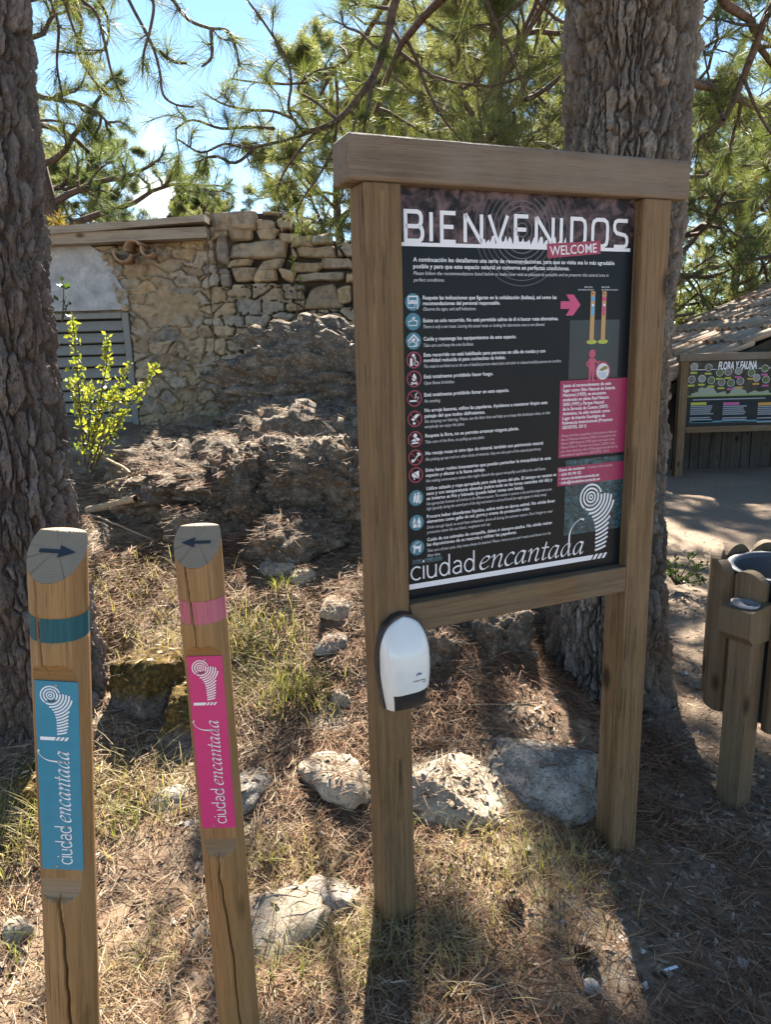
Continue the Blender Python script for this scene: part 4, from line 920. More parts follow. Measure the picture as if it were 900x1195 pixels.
# far wood closing the view between the trunks: one mass nobody could count
g = np.random.default_rng(5); V_, F_, nn = [], [], 0
P_ = []
for q in range(150):
    a = g.uniform(-1.2, 1.2); d = g.uniform(30, 45); c_ = np.array([math.sin(a)*d, math.cos(a)*d, .5])
    h = g.uniform(2.2, 3.6)
    P_.append(c_+g.normal(0, 1, (170, 3))*np.array([1.3, 1.3, h*.38])+np.array([0, 0, h*.45]))
P_ = np.concatenate(P_); V, F = needles(P_, g.normal(size=P_.shape)+np.array([0, 0, .6]), 8, .42, .05, g)
tag(npmesh('far_wood', V, F, M_green, None, False), 'distant mass of pine wood along the horizon', 'wood', kind='stuff')

# ------------------------------------------------------------------ stone shed
shed = empty('stone_shed', (-1.4, 6.5, .6), 'low stone shed with louvred door, grey plaster patch and plank roof edge', 'shed')
so = np.array([-1.4, 6.5, .6])
def stone_wall():
    g = np.random.default_rng(7); VS, FS, n0 = [], [], 0; k = 15
    uu = np.linspace(-1, 1, k); UU, VV = np.meshgrid(uu, uu)
    def stone(x0, x1, z0, z1, pr, sd, yb=0.):
        nonlocal n0
        c = np.array([[x0, z0], [x1, z0], [x1, z1], [x0, z1]])+g.normal(0, .14, (4, 2))*np.array([min(x1-x0, .25), z1-z0])
        p = g.uniform(5, 14)
        R_ = np.maximum(np.maximum(np.abs(UU), np.abs(VV)), 1e-6); nr = (np.abs(UU)**p+np.abs(VV)**p)**(1/p)+1e-6
        u = UU*R_/nr; v = VV*R_/nr
        a, b_ = (u+1)/2, (v+1)/2
        X_ = ((1-a)*(1-b_))[..., None]*c[0]+(a*(1-b_))[..., None]*c[1]+(a*b_)[..., None]*c[2]+((1-a)*b_)[..., None]*c[3]
        hgt_ = pr*(np.clip(1-R_**14, 0, 1))**.7
        tl = g.normal(0, .15, 2)
        Y_ = -(hgt_*(1+tl[0]*u+tl[1]*v))-yb
        P = np.stack([X_[..., 0], Y_, X_[..., 1]], -1).reshape(-1, 3)
        nz_ = fbm(P*np.array([13, 13, 13])+sd*3.1, 3, sd % 50); P[:, 1] -= .026*nz_*(R_.ravel() < .95); P[:, 0] += .008*fbm(P*9+50, 2, 4); P[:, 2] += .008*fbm(P*9+90, 2, 4)
        i = np.arange(k-1)[:, None]*k+np.arange(k-1)[None, :]; i = i.ravel()
        VS.append(P); FS.append(np.stack([i, i+1, i+k+1, i+k], 1)+n0); n0 += k*k
    top = lambda x: np.interp(x, [-2.2, -1.43, -1.42, -.75, -.7, -.45, -.2, .2, .9], [2.47, 2.5, 2.72, 2.7, 2.62, 2.5, 2.42, 2.3, 2.2])
    # big laid stones at the right corner, sized as in the photograph
    taken = []
    for (a, b_, c_, d_) in [(245, 305, 246, 270), (303, 322, 252, 270), (246, 268, 262, 277), (266, 295, 263, 281), (296, 326, 268, 283), (268, 338, 280, 303), (254, 266, 274, 311), (268, 294, 303, 313), (297, 337, 302, 315), (350, 392, 288, 302), (340, 380, 303, 318), (380, 411, 302, 316), (350, 402, 317, 331), (358, 395, 331, 360), (396, 412, 332, 357), (298, 322, 314, 329), (272, 298, 314, 330), (326, 345, 315, 330), (330, 352, 272, 284), (340, 365, 275, 288), (365, 390, 273, 287)]:
        p0, p1 = px(a, d_, 6.5), px(b_, c_, 6.5)
        zs_ = (p0[2], p1[2]) if p0[2] < p1[2] else (p1[2], p0[2])
        stone(p0[0]-so[0], p1[0]-so[0], zs_[0]-so[2], zs_[1]-so[2], g.uniform(.05, .09), int(a), .01); taken.append((p0[0], p1[0], zs_[0], zs_[1]))
    return np.concatenate(VS), np.concatenate(FS), top, taken
Vs, Fs, wtop, big_stones = stone_wall()
t = NT('field_stone'); co = t.coord(); r_ = t.island(); n = t.noise(co, 14, 6, .65); n2 = t.noise(co, 3, 4); n3 = t.noise(co, 60, 4)
c = t.ramp(r_, [(0, (.26, .2, .135)), (.25, (.38, .29, .18)), (.5, (.29, .25, .195)), (.75, (.45, .33, .19)), (1, (.23, .205, .175))])
c = t.mix(t.ramp(n, [(.38, .65), (.55, 0.0)]), c, (.12, .1, .075)); c = t.mix(t.ramp(n2, [(.5, 0.0), (.66, .5)]), c, (.38, .29, .17)); c = t.mix(t.ramp(n3, [(.6, 0.0), (.7, .4)]), c, (.42, .4, .36))
M_stone = t.bsdf(c, .95, .1, t.bump(t.mix(.5, n, n3), .6, .01))
npmesh('stone_facing', Vs, Fs, M_stone, shed)
gxs = np.concatenate([np.linspace(-3.6, -2.3, 20)[:-1], np.linspace(-2.3, .3, 300), np.linspace(.35, 1.2, 10)]); gz = np.linspace(0, 1, 240); NX = len(gxs)
GX, GT = np.meshgrid(gxs, gz); tz = wtop(GX)-.03; GZ = .3+(tz-.3)*GT
P2 = np.stack([GX.ravel(), GZ.ravel(), GZ.ravel()*0], 1)
wp = P2+.013*np.stack([fbm(P2*8, 3, 3, .5), fbm(P2*8+40, 3, 4, .5), P2[:, 2]], 1)
cs = np.array([5.6, 9.2])*(1+.0*wp[:, :1])
Q = wp[:, :2]*np.array([5.8, 9.6]); Q[:, 0] += .5*(np.floor(Q[:, 1]) % 2); I = np.floor(Q).astype(np.int64)
f1 = np.full(len(Q), 9.); f2 = f1.copy(); cid = np.zeros(len(Q)); tlx = cid.copy(); tlz = cid.copy(); off = cid.copy()
for a in (-1, 0, 1):
    for b_ in (-1, 0, 1):
        J = I+np.array([a, b_]); hx = hsh(J[:, 0], J[:, 1], J[:, 0]*0, 11); hz = hsh(J[:, 0], J[:, 1], J[:, 0]*0, 12); dx = J[:, 0]+.1+.8*hx-Q[:, 0]; dz_ = J[:, 1]+.12+.76*hz-Q[:, 1]
        d = (np.abs(dx)**2.6+np.abs(dz_)**2.6)**(1/2.6); n_ = d < f1
        f2 = np.where(n_, f1, np.minimum(f2, d)); f1 = np.where(n_, d, f1)
        for arr, sd_ in ((cid, 21), (off, 24)): arr[n_] = hsh(J[:, 0], J[:, 1], J[:, 0]*0, sd_)[n_]
        tlx[n_] = (dx*(hsh(J[:, 0], J[:, 1], J[:, 0]*0, 22)-.5))[n_]; tlz[n_] = (dz_*(hsh(J[:, 0], J[:, 1], J[:, 0]*0, 23)-.5))[n_]
gap = f2-f1; dry = ss(-1.45, -1.05, P2[:, 0]+.2*fbm(P2*2, 2, 6))
face = ss(.015, .075, gap); big = .045*dry+.028
hgt = face*(big+.035*off+.06*(tlx+tlz))+.012*fbm(P2*14, 4, 8, .6)*(.3+face)+.006*fbm(P2*45, 3, 9)
lost = (1-dry)*ss(.6, .85, fbm(P2*3.1+5, 3, 13)); hgt = hgt*(1-lost)+lost*(.035+.01*fbm(P2*12, 4, 14))
gap_a = np.maximum(1-ss(.02, .09, gap), lost*.8)
for a, b_, c_, d_ in big_stones:
    m_ = (P2[:, 0] > a-.015) & (P2[:, 0] < b_+.015) & (P2[:, 1] > c_-.015) & (P2[:, 1] < d_+.015); hgt[m_] = -.03; gap_a[m_] = 1
m_ = P2[:, 0] < np.interp(P2[:, 1], [1.9, 1.93, 2.1, 2.3, 2.5], [px(150, 370, 6.47)[0]+.01, -2.2, -2.24, -2.3, -2.45]); hgt[m_] = -.02
bk = np.stack([P2[:, 0]-so[0], .012-hgt, P2[:, 1]-so[2]], 1); i = (np.arange(239)[:, None]*NX+np.arange(NX-1)[None, :]).ravel()
t = NT('rubble_masonry'); co = t.coord(); n = t.noise(co, 18, 6, .65); n4 = t.noise(co, 55, 5, .7); n5 = t.noise(co, 2.6, 4)
c = t.ramp(t.attr('cell'), [(0, (.25, .19, .13)), (.2, (.4, .3, .19)), (.4, (.24, .22, .19)), (.6, (.44, .34, .21)), (.8, (.34, .31, .26)), (1, (.18, .165, .145))])
c = t.mix(t.ramp(n, [(.36, .7), (.54, 0.0)]), c, (.13, .105, .08)); c = t.mix(t.ramp(n5, [(.48, 0.0), (.64, .45)]), c, (.45, .33, .19)); c = t.mix(t.ramp(n4, [(.6, 0.0), (.7, .5)]), c, (.48, .44, .37))
mort = t.mix(t.attr('dry'), t.ramp(n, [(.3, (.24, .17, .1)), (.7, (.43, .32, .2))]), (.08, .065, .05))
M_mortar = t.bsdf(t.mix(t.attr('gap'), c, mort), .95, .1, t.bump(t.mix(.5, n, n4), .7, .012))
top_row = bk[-NX:]; back = top_row+np.array([0, .55, 0]); nb = len(bk)
Fw = np.concatenate([np.stack([i, i+1, i+NX+1, i+NX], 1), np.array([[nb-NX+q, nb-NX+1+q, nb+q+1, nb+q] for q in range(NX-1)])])
ext = lambda a: np.concatenate([a, a[-NX:]])
wall_o = npmesh('wall', np.vstack([bk, back]), Fw, M_mortar, shed, True, None, {'cell': ext(cid), 'gap': ext(gap_a), 'dry': ext(dry)})
M_plast = None
t = NT('grey_plaster'); n = t.noise(t.coord(), 9, 6, .65, .5); n2 = t.noise(t.coord(), 40, 4)
M_plast = t.bsdf(t.mix(t.ramp(n2, [(.3, .3), (.5, 0.0)]), t.ramp(n, [(.3, (.27, .28, .28)), (.55, (.4, .41, .42)), (.7, (.5, .51, .52))]), (.22, .22, .22)), .9, .15, t.bump(n, .5, .02))
def slab(P, y0, y1, mat, name, parent, sub=1, rgh=.0):
    """a thick sheet with the outline P = (x,z) from depth y0 (front) to y1"""
    bm = bmesh.new(); vs = [bm.verts.new((x, y0, z)) for x, z in P]; f = bm.faces.new(vs)
    e = bmesh.ops.extrude_face_region(bm, geom=[f]); bmesh.ops.translate(bm, verts=[v for v in e['geom'] if isinstance(v, bmesh.types.BMVert)], vec=(0, y1-y0, 0))
    bmesh.ops.recalc_face_normals(bm, faces=bm.faces); me = bpy.data.meshes.new(name); bm.to_mesh(me); bm.free(); me.materials.append(mat)
    o = bpy.data.objects.new(name, me); COL.objects.link(o); o.parent = parent; return o
pp = [px(a, b_, 6.47) for a, b_ in [(40, 286), (75, 285), (100, 285), (107, 288), (122, 298), (131, 308), (134, 320), (140, 332), (148, 345), (150, 356), (147, 361), (120, 362), (80, 363), (40, 364)]]
slab([(p[0]-so[0], p[2]-so[2]) for p in pp], -.035, .02, M_plast, 'plaster_patch', shed)
M_louv = plain('grey_painted_slat', (.22, .215, .19), .7, .2, var=.15)
dL, dR, dT, dB = -2.95, px(150, 370, 6.47)[0], px(100, 366, 6.47)[2], .72
door = MB().box((dR-.055-so[0], -.045, dB-so[2]), (dR-so[0], .02, dT-so[2]), 0, .004).box((dL-so[0], -.045, dT-.045-so[2]), (dR-.057-so[0], .02, dT-so[2]), 0, .004).build('louvred_door', M_louv, shed)
mb = MB(); z = dT-.14
while z > dB:
    x0, x1 = dL-so[0], dR-.058-so[0]
    mb.add([(x0, -.05, z-so[2]), (x1, -.05, z-so[2]), (x1, -.005, z+.075-so[2]), (x0, -.005, z+.075-so[2]), (x0, -.036, z-.008-so[2]), (x1, -.036, z-.008-so[2]), (x1, .008, z+.068-so[2]), (x0, .008, z+.068-so[2])],
           [[0, 1, 2, 3], [4, 7, 6, 5], [0, 4, 5, 1], [1, 5, 6, 2], [3, 2, 6, 7]]); z -= .098
mb.build('slats', M_louv, door)
MB().box((dL-so[0], .0, dB-so[2]), (dR-.02-so[0], .012, dT-so[2]), 0).build('painted_dark_backing', plain('painted_dark', (.01, .01, .01), .9), door)  # near-black sheet added behind the slats, painted as the unlit depth
def plank(p0, p1, h, d, name, parent, sag=0., m=None):
    n = 24; V = []; 
    for q in range(n+1):
        f = q/n; c = p0+(p1-p0)*f; hh = h*(1+.08*vnoise(np.array([[f*6, h*90, 3.]]), 4)[0]); o_ = .012*vnoise(np.array([[f*5, 7., h*50]]), 2)[0]
        V += [(c[0], c[1]+o_, c[2]), (c[0], c[1]+d, c[2]), (c[0], c[1]+d, c[2]+hh), (c[0], c[1]+o_, c[2]+hh)]
    F = [[q*4+a, (q+1)*4+a, (q+1)*4+(a+1) % 4, q*4+(a+1) % 4] for q in range(n) for a in range(4)]+[[0, 1, 2, 3], [n*4+3, n*4+2, n*4+1, n*4]]
    return npmesh(name, V, F, m or M_plank, parent, False)
roof = plank(px(20, 287, 6.3)-so, px(240, 277, 6.3)-so, .085, .7, 'roof_plank', shed)
plank(px(20, 276, 6.27)-so, px(150, 266, 6.27)-so, .06, .8, 'roof_plank', shed)
plank(px(142, 266, 6.255)-so, px(238, 258, 6.255)-so, .05, .8, 'roof_plank', shed)
t = NT('clay'); n = t.noise(t.coord(), 18, 5); M_clay = t.bsdf(t.ramp(n, [(.3, (.24, .14, .085)), (.7, (.42, .28, .18))]), .9, .15)
def half_tile(p, ang, ln, r, name, parent):
    V = []; n = 12
    for q in range(2):
        for s_ in (r, r-.014):
            for a in range(n+1): th = math.pi*a/n; V.append((s_*math.cos(th), (-ln/2, ln/2)[q], s_*math.sin(th)))
    F = []; m = n+1
    for a in range(n): F += [[a, a+1, 2*m+a+1, 2*m+a], [m+a, 3*m+a, 3*m+a+1, m+a+1], [a, m+a, m+a+1, a+1], [2*m+a, 2*m+a+1, 3*m+a+1, 3*m+a]]
    o = npmesh(name, V, F, M_clay, parent); o.location = p; o.rotation_euler = ang; return o
half_tile(px(145, 297, 6.4)-so, (0, math.pi+.2, .2), .3, .075, 'broken_tile', shed)
half_tile(px(163, 292, 6.42)-so, (0, -.35, -.1), .3, .07, 'broken_tile', shed)
half_tile(px(176, 293, 6.42)-so, (0, math.pi+.5, .1), .3, .06, 'broken_tile', shed)
# ------------------------------------------------------------------ tiled hut and its board at the right
hut = empty('tiled_hut', (5.2, 8.85, 0), 'low hut with a curved clay tile roof and dark board wall', 'hut')
ho = np.array([5.2, 8.85, 0])
M_darkboard = wood('dark_rough_boards', (.035, .028, .022), (.085, .068, .052), (.1, .085, .07), 2, 40, .4, .9)
mb = MB(); g = random.Random(3); x = 3.3
while x < 8.6:
    wd = g.uniform(.09, .14); ztop = min(1.38, .93+(x-3.3)*.41); mb.box((x-ho[0], g.uniform(-.012, .0), -.1), (x+wd-.006-ho[0], .04, ztop), 0, .003); x += wd
mb.box((3.3-ho[0], .041, -.1), (8.6-ho[0], 2.9, .88), 0); mb.build('board_wall', M_darkboard, hut)
zr = lambda x: 1.0+.425*(x-3.2)
t = NT('roof_tile'); co = t.coord(); r_ = t.island(); n = t.noise(co, 9, 6, .65); n2 = t.noise(co, 45, 4)
c = t.ramp(r_, [(0, (.3, .21, .14)), (.3, (.4, .32, .24)), (.6, (.34, .28, .22)), (.85, (.42, .27, .18)), (1, (.3, .27, .23))])
c = t.mix(t.ramp(n, [(.45, 0.0), (.62, .6)]), c, (.26, .24, .2)); c = t.mix(t.ramp(n2, [(.6, 0.0), (.7, .5)]), c, (.14, .12, .1))
M_tile = t.bsdf(c, .9, .15, t.bump(n2, .3, .01))
VS, FS, n0 = [], [], 0; g = np.random.default_rng(8); na = 8
sl = math.atan(.41); pit = .205
for side in (0, 1):
    for j in range(17):
        yj = 8.62+j*pit
        for k in range(11):
            for cov in (0, 1):                                     # channel tile, then cover tile
                x0 = 3.1+k*.36; ln = .44; off = g.normal(0, .008, 3); r0, r1 = (.098, .08) if cov else (.085, .1)
                V = []
                for e, rr_ in ((0, r0), (1, r1)):
                    xx = x0+e*ln
                    for lay in (0, .014):
                        for a in range(na+1):
                            th = math.pi*a/na; s_ = 1 if cov else -1
                            yy = yj+(pit/2 if cov else 0)+(rr_-lay)*math.cos(th)+off[1]; hh = s_*(rr_-lay)*math.sin(th)*.75+(.02 if cov else .075)+off[2]+(.018*(1-e))
                            xw = xx-hh*math.sin(sl); zw = zr(xx)+hh*math.cos(sl)
                            if side: xw = 2*6.85-xw
                            V.append((xw-ho[0]+off[0], yy-ho[1], zw))
                m = na+1; F = []
                for a in range(na): F += [[a, a+1, 2*m+a+1, 2*m+a], [m+a, 3*m+a, 3*m+a+1, m+a+1], [a, m+a, m+a+1, a+1], [2*m+a, 2*m+a+1, 3*m+a+1, 3*m+a]]
                VS += V; FS += [[q+n0 for q in f] for f in F]; n0 += len(V)
npmesh('tile_roof', np.array(VS), np.array(FS), M_tile, hut)
mb = MB()
for (a, b_) in ((3.15, 6.85),):
    for sgn in (1, -1):
        P = [(a, zr(a)-.16), (b_, zr(b_)-.16), (b_, zr(b_)-.03), (a, zr(a)-.03)]
        P = [((x if sgn > 0 else 13.7-x)-ho[0], z) for x, z in P]
        mb.add([(x, -.2, z) for x, z in P]+[(x, 3.2, z) for x, z in P], [[0, 1, 2, 3], [4, 7, 6, 5], [0, 4, 5, 1], [1, 5, 6, 2], [2, 6, 7, 3], [3, 7, 4, 0]])
mb.build('roof_boarding', M_darkboard, hut)
sb = empty('flora_board', (4.55, 8.4, 0), 'wide wooden notice board of flora and fauna before the tiled hut', 'sign')
bo = np.array([4.55, 8.4, 0])
cL = lambda a, b_: px(a, b_, 8.4)
bz1, bz0 = cL(850, 417)[2], cL(850, 499)[2]
for x in (cL(797, 480)[0], 5.75): MB().box((x-.045-bo[0], -.0, -.2), (x+.045-bo[0], .09, bz1-.03), 0, .006).build('post', M_post, sb)
xl = cL(797, 480)[0]
MB().box((xl-.07-bo[0], -.012, bz1-.031), (5.83-bo[0], .1, bz1+.05), 0, .006).build('top_beam', M_beam, sb)
MB().box((xl+.046-bo[0], -.006, bz0-.05), (5.7-bo[0], .08, bz0+.02), 0, .006).build('rail', M_rail, sb)
t = NT('nature_panel'); co = t.coord(); s = t.n('ShaderNodeSeparateXYZ'); t.l(co, s.inputs[0]); n = t.noise(co, 12, 5)
st = t.n('ShaderNodeMath', operation='GREATER_THAN'); zm_ = cL(850, 463)[2]; st.inputs[1].default_value = zm_; t.l(s.outputs[2], st.inputs[0])
M_nat = t.bsdf(t.mix(st.outputs[0], t.ramp(n, [(.3, (.008, .02, .03)), (.7, (.03, .028, .02))]), t.ramp(n, [(.3, (.025, .025, .02)), (.7, (.075, .07, .05))])), .5, .15)
bp_ = MB().box((xl+.047-bo[0], .03, bz0+.021), (5.7-bo[0], .045, bz1-.033), 0).build('panel', M_nat, sb)
bxf = lambda u, v, ly: (u-bo[0], .03-.0012*ly, v)
A = Art(bxf); p = cL(840, 430); q = cL(886, 422); A.text('FLORA Y FAUNA', p[0], p[2]-.015, .125, q[0]-p[0], 0, 2, .15, .004); A.line([(xl+.08, p[2]-.01), (p[0]-.02, p[2]-.01)], .006); A.line([(q[0]+.02, p[2]-.01), (5.6, p[2]-.01)], .006); A.build('title_lettering', M_white, bp_)
g = random.Random(9)
A = Art(bxf); cols_ = [plain('lime_caption', (.38, .42, .05), .5), plain('violet_caption', (.42, .08, .25), .5), plain('orange_caption', (.5, .26, .04), .5)]
pic = [plain('leafy_picture', (.09, .12, .035), .5, var=.8), plain('stony_picture', (.14, .12, .1), .5, var=.8), plain('pale_picture', (.22, .23, .2), .5, var=.6)]
x = xl+.13; k = 0
for (a, b_, cc, pc) in [(812, 428, 0, 2), (829, 429, 0, 1), (842, 435, 0, 0), (852, 434, 0, 1), (864, 433, 1, 2), (879, 435, 2, 0), (895, 430, 1, 0), (809, 443, 0, 1), (821, 442, 0, 2), (832, 444, 0, 0), (844, 446, 0, 1), (855, 447, 1, 0), (866, 445, 2, 1), (885, 441, 2, 2), (896, 443, 1, 0), (910, 436, 0, 1), (921, 441, 2, 0), (934, 436, 1, 2)]:
    p = cL(a, b_); A.disc(p[0], p[2], .04, 3+pc, 2, 20); A.rect(p[0]-.04, p[2]-.078, p[0]+.035, p[2]-.058, cc, 3); A.ring(p[0], p[2], .04, .004, 6, 3, 20)
A.build('species_pictures', cols_+pic+[M_greytext], bp_)
A = Art(bxf); p0 = cL(804, 463)[2]; u = xl+.1; P = [(u, p0)]
while u < 5.6: P += [(u, p0+g.choice((.015, .03, .09))), (u+g.uniform(.03, .1), p0+g.choice((.02, .05, .1)))]; u = P[-1][0]+g.uniform(.0, .07)
P += [(u, p0)]; A.poly(P, 0, 1.5); A.line([(xl+.06, p0), (5.65, p0)], .012, 1, 2); A.build('skyline_print', [plain('pale_green_print', (.25, .29, .22), .5), plain('leaf_print', (.2, .3, .06), .5)], bp_)
A = Art(bxf)
for (a, wd, m) in ((808, 28, 0), (846, 29, 1), (887, 28, 2), (925, 28, 0)):
    A.rect(cL(a, 470)[0], cL(a, 472)[2]-.012, cL(a+wd*.65, 470)[0], cL(a, 470)[2], m, 2)
    for ln in range(9):
        if ln == 5: continue
        z_ = cL(a, 474)[2]-ln*.022; A.rect(cL(a, 470)[0], z_-.012, cL(a+wd, 470)[0]-g.uniform(0, .05), z_, 3, 2)
A.rect(xl+.12, cL(810, 467)[2]-.006, xl+.95, cL(810, 467)[2]+.006, 3, 2); A.rect(xl+.12, cL(810, 493)[2]-.01, 5.6, cL(810, 493)[2]+.01, 4, 2)
A.build('column_text', cols_+[plain('dim_print', (.25, .28, .32), .5), M_tealprint], bp_)

# ------------------------------------------------------------------ litter bin with its ash post
bn = empty('litter_bin', (1.445, 2.51, -.05), 'round litter bin of upright wooden half logs at the right edge', 'litter bin')
nsl = 11; rb = .225
for q in range(nsl):
    a = q*2*math.pi/nsl+.12; wd = .118; z0, z1 = .30, .86
    n = 10; prof = []
    for s_ in range(n+1):
        f = -1+2*s_/n; prof.append((f*wd/2, -.03*math.sqrt(max(0, 1-f*f))-.012))
    V, F = [], []
    zs_ = [z0, z0+.01]+[z1-.04+.01*k for k in range(3)]
    rows = 12
    for s_ in range(n+1):
        f = -1+2*s_/n; tz_ = z1-.035*(abs(f)**2.2)
        for zz_ in (z0, z0+.15, z0+.3, tz_): V.append((prof[s_][0], prof[s_][1], zz_))
    m0 = len(V)
    for s_ in range(n+1):
        f = -1+2*s_/n; tz_ = z1-.035*(abs(f)**2.2)
        for zz_ in (z0, z0+.15, z0+.3, tz_): V.append((prof[s_][0], .0, zz_))
    for s_ in range(n):
        for k in range(3): F += [[s_*4+k, (s_+1)*4+k, (s_+1)*4+k+1, s_*4+k+1], [m0+s_*4+k, m0+s_*4+k+1, m0+(s_+1)*4+k+1, m0+(s_+1)*4+k]]
        F += [[s_*4+3, (s_+1)*4+3, m0+(s_+1)*4+3, m0+s_*4+3], [s_*4, m0+s_*4, m0+(s_+1)*4, (s_+1)*4]]
    for s_ in (0, n):
        for k in range(3): F.append([s_*4+k, s_*4+k+1, m0+s_*4+k+1, m0+s_*4+k])
    o = npmesh('slat', V, F, M_bin, bn, False); o.location = (rb*math.sin(a), -rb*math.cos(a), 0); o.rotation_euler = (0, 0, a)
V, F = [], []; n = 40
for q in range(n):
    a = q*2*math.pi/n
    for r_, z_ in ((.2, .3), (.2, .815), (.208, .818), (.208, .83), (.186, .83), (.184, .812), (.18, .31)): V.append((r_*math.cos(a), r_*math.sin(a), z_))
for q in range(n):
    for k in range(6): F.append([q*7+k, ((q+1) % n)*7+k, ((q+1) % n)*7+k+1, q*7+k+1])
F.append([q*7+6 for q in range(n)])
npmesh('steel_liner', V, F, plain('dull_steel', (.1, .105, .115), .55, .4, .5), bn)
ap = empty('ash_post', (1.225, 2.345, -.05), 'square wooden post topped by an ash cup block, standing in front of the bin', 'ash post', -1.0)
MB().box((-.042, -.042, -.2), (.042, .042, .66), 0, .005).build('post', M_bin, ap)
bm_ = MB(); hb_ = .056; fr = -.085
bm_.add([(-hb_, fr+.03, .635), (hb_, fr+.03, .635), (hb_, .043, .635), (-hb_, .043, .635), (-hb_, fr, .665), (hb_, fr, .665), (hb_, .043, .665), (-hb_, .043, .665), (-hb_, fr, .755), (hb_, fr, .755), (hb_, .043, .765), (-hb_, .043, .765)],
        [[3, 2, 1, 0], [0, 1, 5, 4], [1, 2, 6, 5], [2, 3, 7, 6], [3, 0, 4, 7], [4, 5, 9, 8], [5, 6, 10, 9], [6, 7, 11, 10], [7, 4, 8, 11], [8, 9, 10, 11]])
blk = bm_.build('ash_block', M_bin, ap)
V, F = [], []; n = 24
for q in range(n):
    a = q*2*math.pi/n
    for r_, z_ in ((.036, .757), (.041, .769), (.034, .769), (.03, .7625)): V.append((r_*1.2*math.cos(a), -.03+r_*.95*math.sin(a), z_))
for q in range(n):
    for k in range(3): F.append([q*4+k, ((q+1) % n)*4+k, ((q+1) % n)*4+k+1, q*4+k+1])
F.append([q*4+3 for q in range(n)]); npmesh('ash_cup', V, F, M_steel, blk)

# ------------------------------------------------------------------ shrubs and small plants
M_leaf = foliage('yellow_green_leaves', [(.1, .14, .025), (.2, .24, .035), (.31, .31, .045), (.36, .31, .07)], .42, .4)
M_leafd = foliage('dark_green_leaves', [(.03, .06, .015), (.06, .1, .02)], .4, .4)
def shrub(loc, stems, label, mat, seed, ll=.03, name='shrub', dens=130, spread=.03):
    o = empty(name, loc, label, 'shrub'); g = np.random.default_rng(seed); T = Tubes(); V, F, n0 = [], [], 0
    for P in stems:
        Q = smooth_line(np.array(P)-np.array(loc), 5); T.add(Q, np.linspace(.006, .002, len(Q)), 4); L_ = np.linalg.norm(np.diff(Q, axis=0), axis=1).sum()
        for q in range(int(dens*L_)):
            f = g.beta(1.6, 1.1)*(len(Q)-1); k = min(int(f), len(Q)-2); p = Q[k]+(Q[k+1]-Q[k])*(f-k)
            d = normed(g.normal(size=3)+np.array([0, 0, .5])); sd_ = normed(np.cross(d, g.normal(size=3))); l = ll*g.uniform(.4, 1.25); b = p+g.normal(0, spread, 3)*(1.2-f/len(Q)); nrm = np.cross(d, sd_)
            V += [b, b+d*l*.5+sd_*l*.28+nrm*l*.06, b+d*l, b+d*l*.5-sd_*l*.28+nrm*l*.06]; F.append([n0, n0+1, n0+2, n0+3]); n0 += 4
    T.build('stems', M_branch, o); npmesh('leaves', np.array(V), np.array(F), mat, o, False); return o
Ys = 4.45; b0 = px(100, 545, Ys)
sx_ = [[(100, 548), (92, 460), (88, 410), (84, 368)], [(105, 548), (118, 460), (124, 425), (126, 392)], [(105, 548), (130, 480), (145, 465), (164, 452)], [(108, 548), (140, 490), (168, 452), (182, 425)],
       [(102, 525), (106, 470), (108, 450)], [(100, 548), (120, 480), (138, 450), (152, 424)], [(98, 525), (92, 480), (80, 440)], [(108, 548), (128, 500), (150, 480)], [(105, 548), (112, 490), (132, 462)], [(100, 548), (95, 490), (100, 440)], [(103, 525), (116, 505), (142, 498)]]
g_ = np.random.default_rng(2)
shrub(tuple(b0), [[px(a, b_, Ys+g_.normal(0, .08)) for a, b_ in P] for P in sx_], 'yellow green leafy shrub glowing in front of the louvred door', M_leaf, 4, .038, dens=150, spread=.026)
shrub(tuple(px(345, 368, 6.35)), [[px(345, 375, 6.3), px(347, 350, 6.3), px(343, 318, 6.3), px(340, 292, 6.3)], [px(345, 375, 6.3), px(352, 345, 6.3), px(350, 320, 6.3)]], 'thin weed with yellow tip growing up the stone wall', M_leaf, 5, .04, 'weed', 50, .012)
shrub(tuple(px(75, 372, 5.7)), [[px(72, 375, 5.7), px(74, 345, 5.7), px(72, 325, 5.7)], [px(72, 375, 5.7), px(80, 350, 5.7)]], 'small dark leaved sprig against the plaster patch by the trunk', M_leafd, 6, .06, 'sprig', 50, .02)
gp = px(790, 672, 4.6)
shrub((gp[0], gp[1], zg1(gp[0], gp[1])), [[(gp[0], gp[1], .0), (gp[0]+g_.normal(0, .09), gp[1]+g_.normal(0, .1), g_.uniform(.08, .2))] for q in range(9)], 'small low green plant on the path edge beside the right trunk', M_leafd, 7, .035, 'ground_plant', 130, .015)

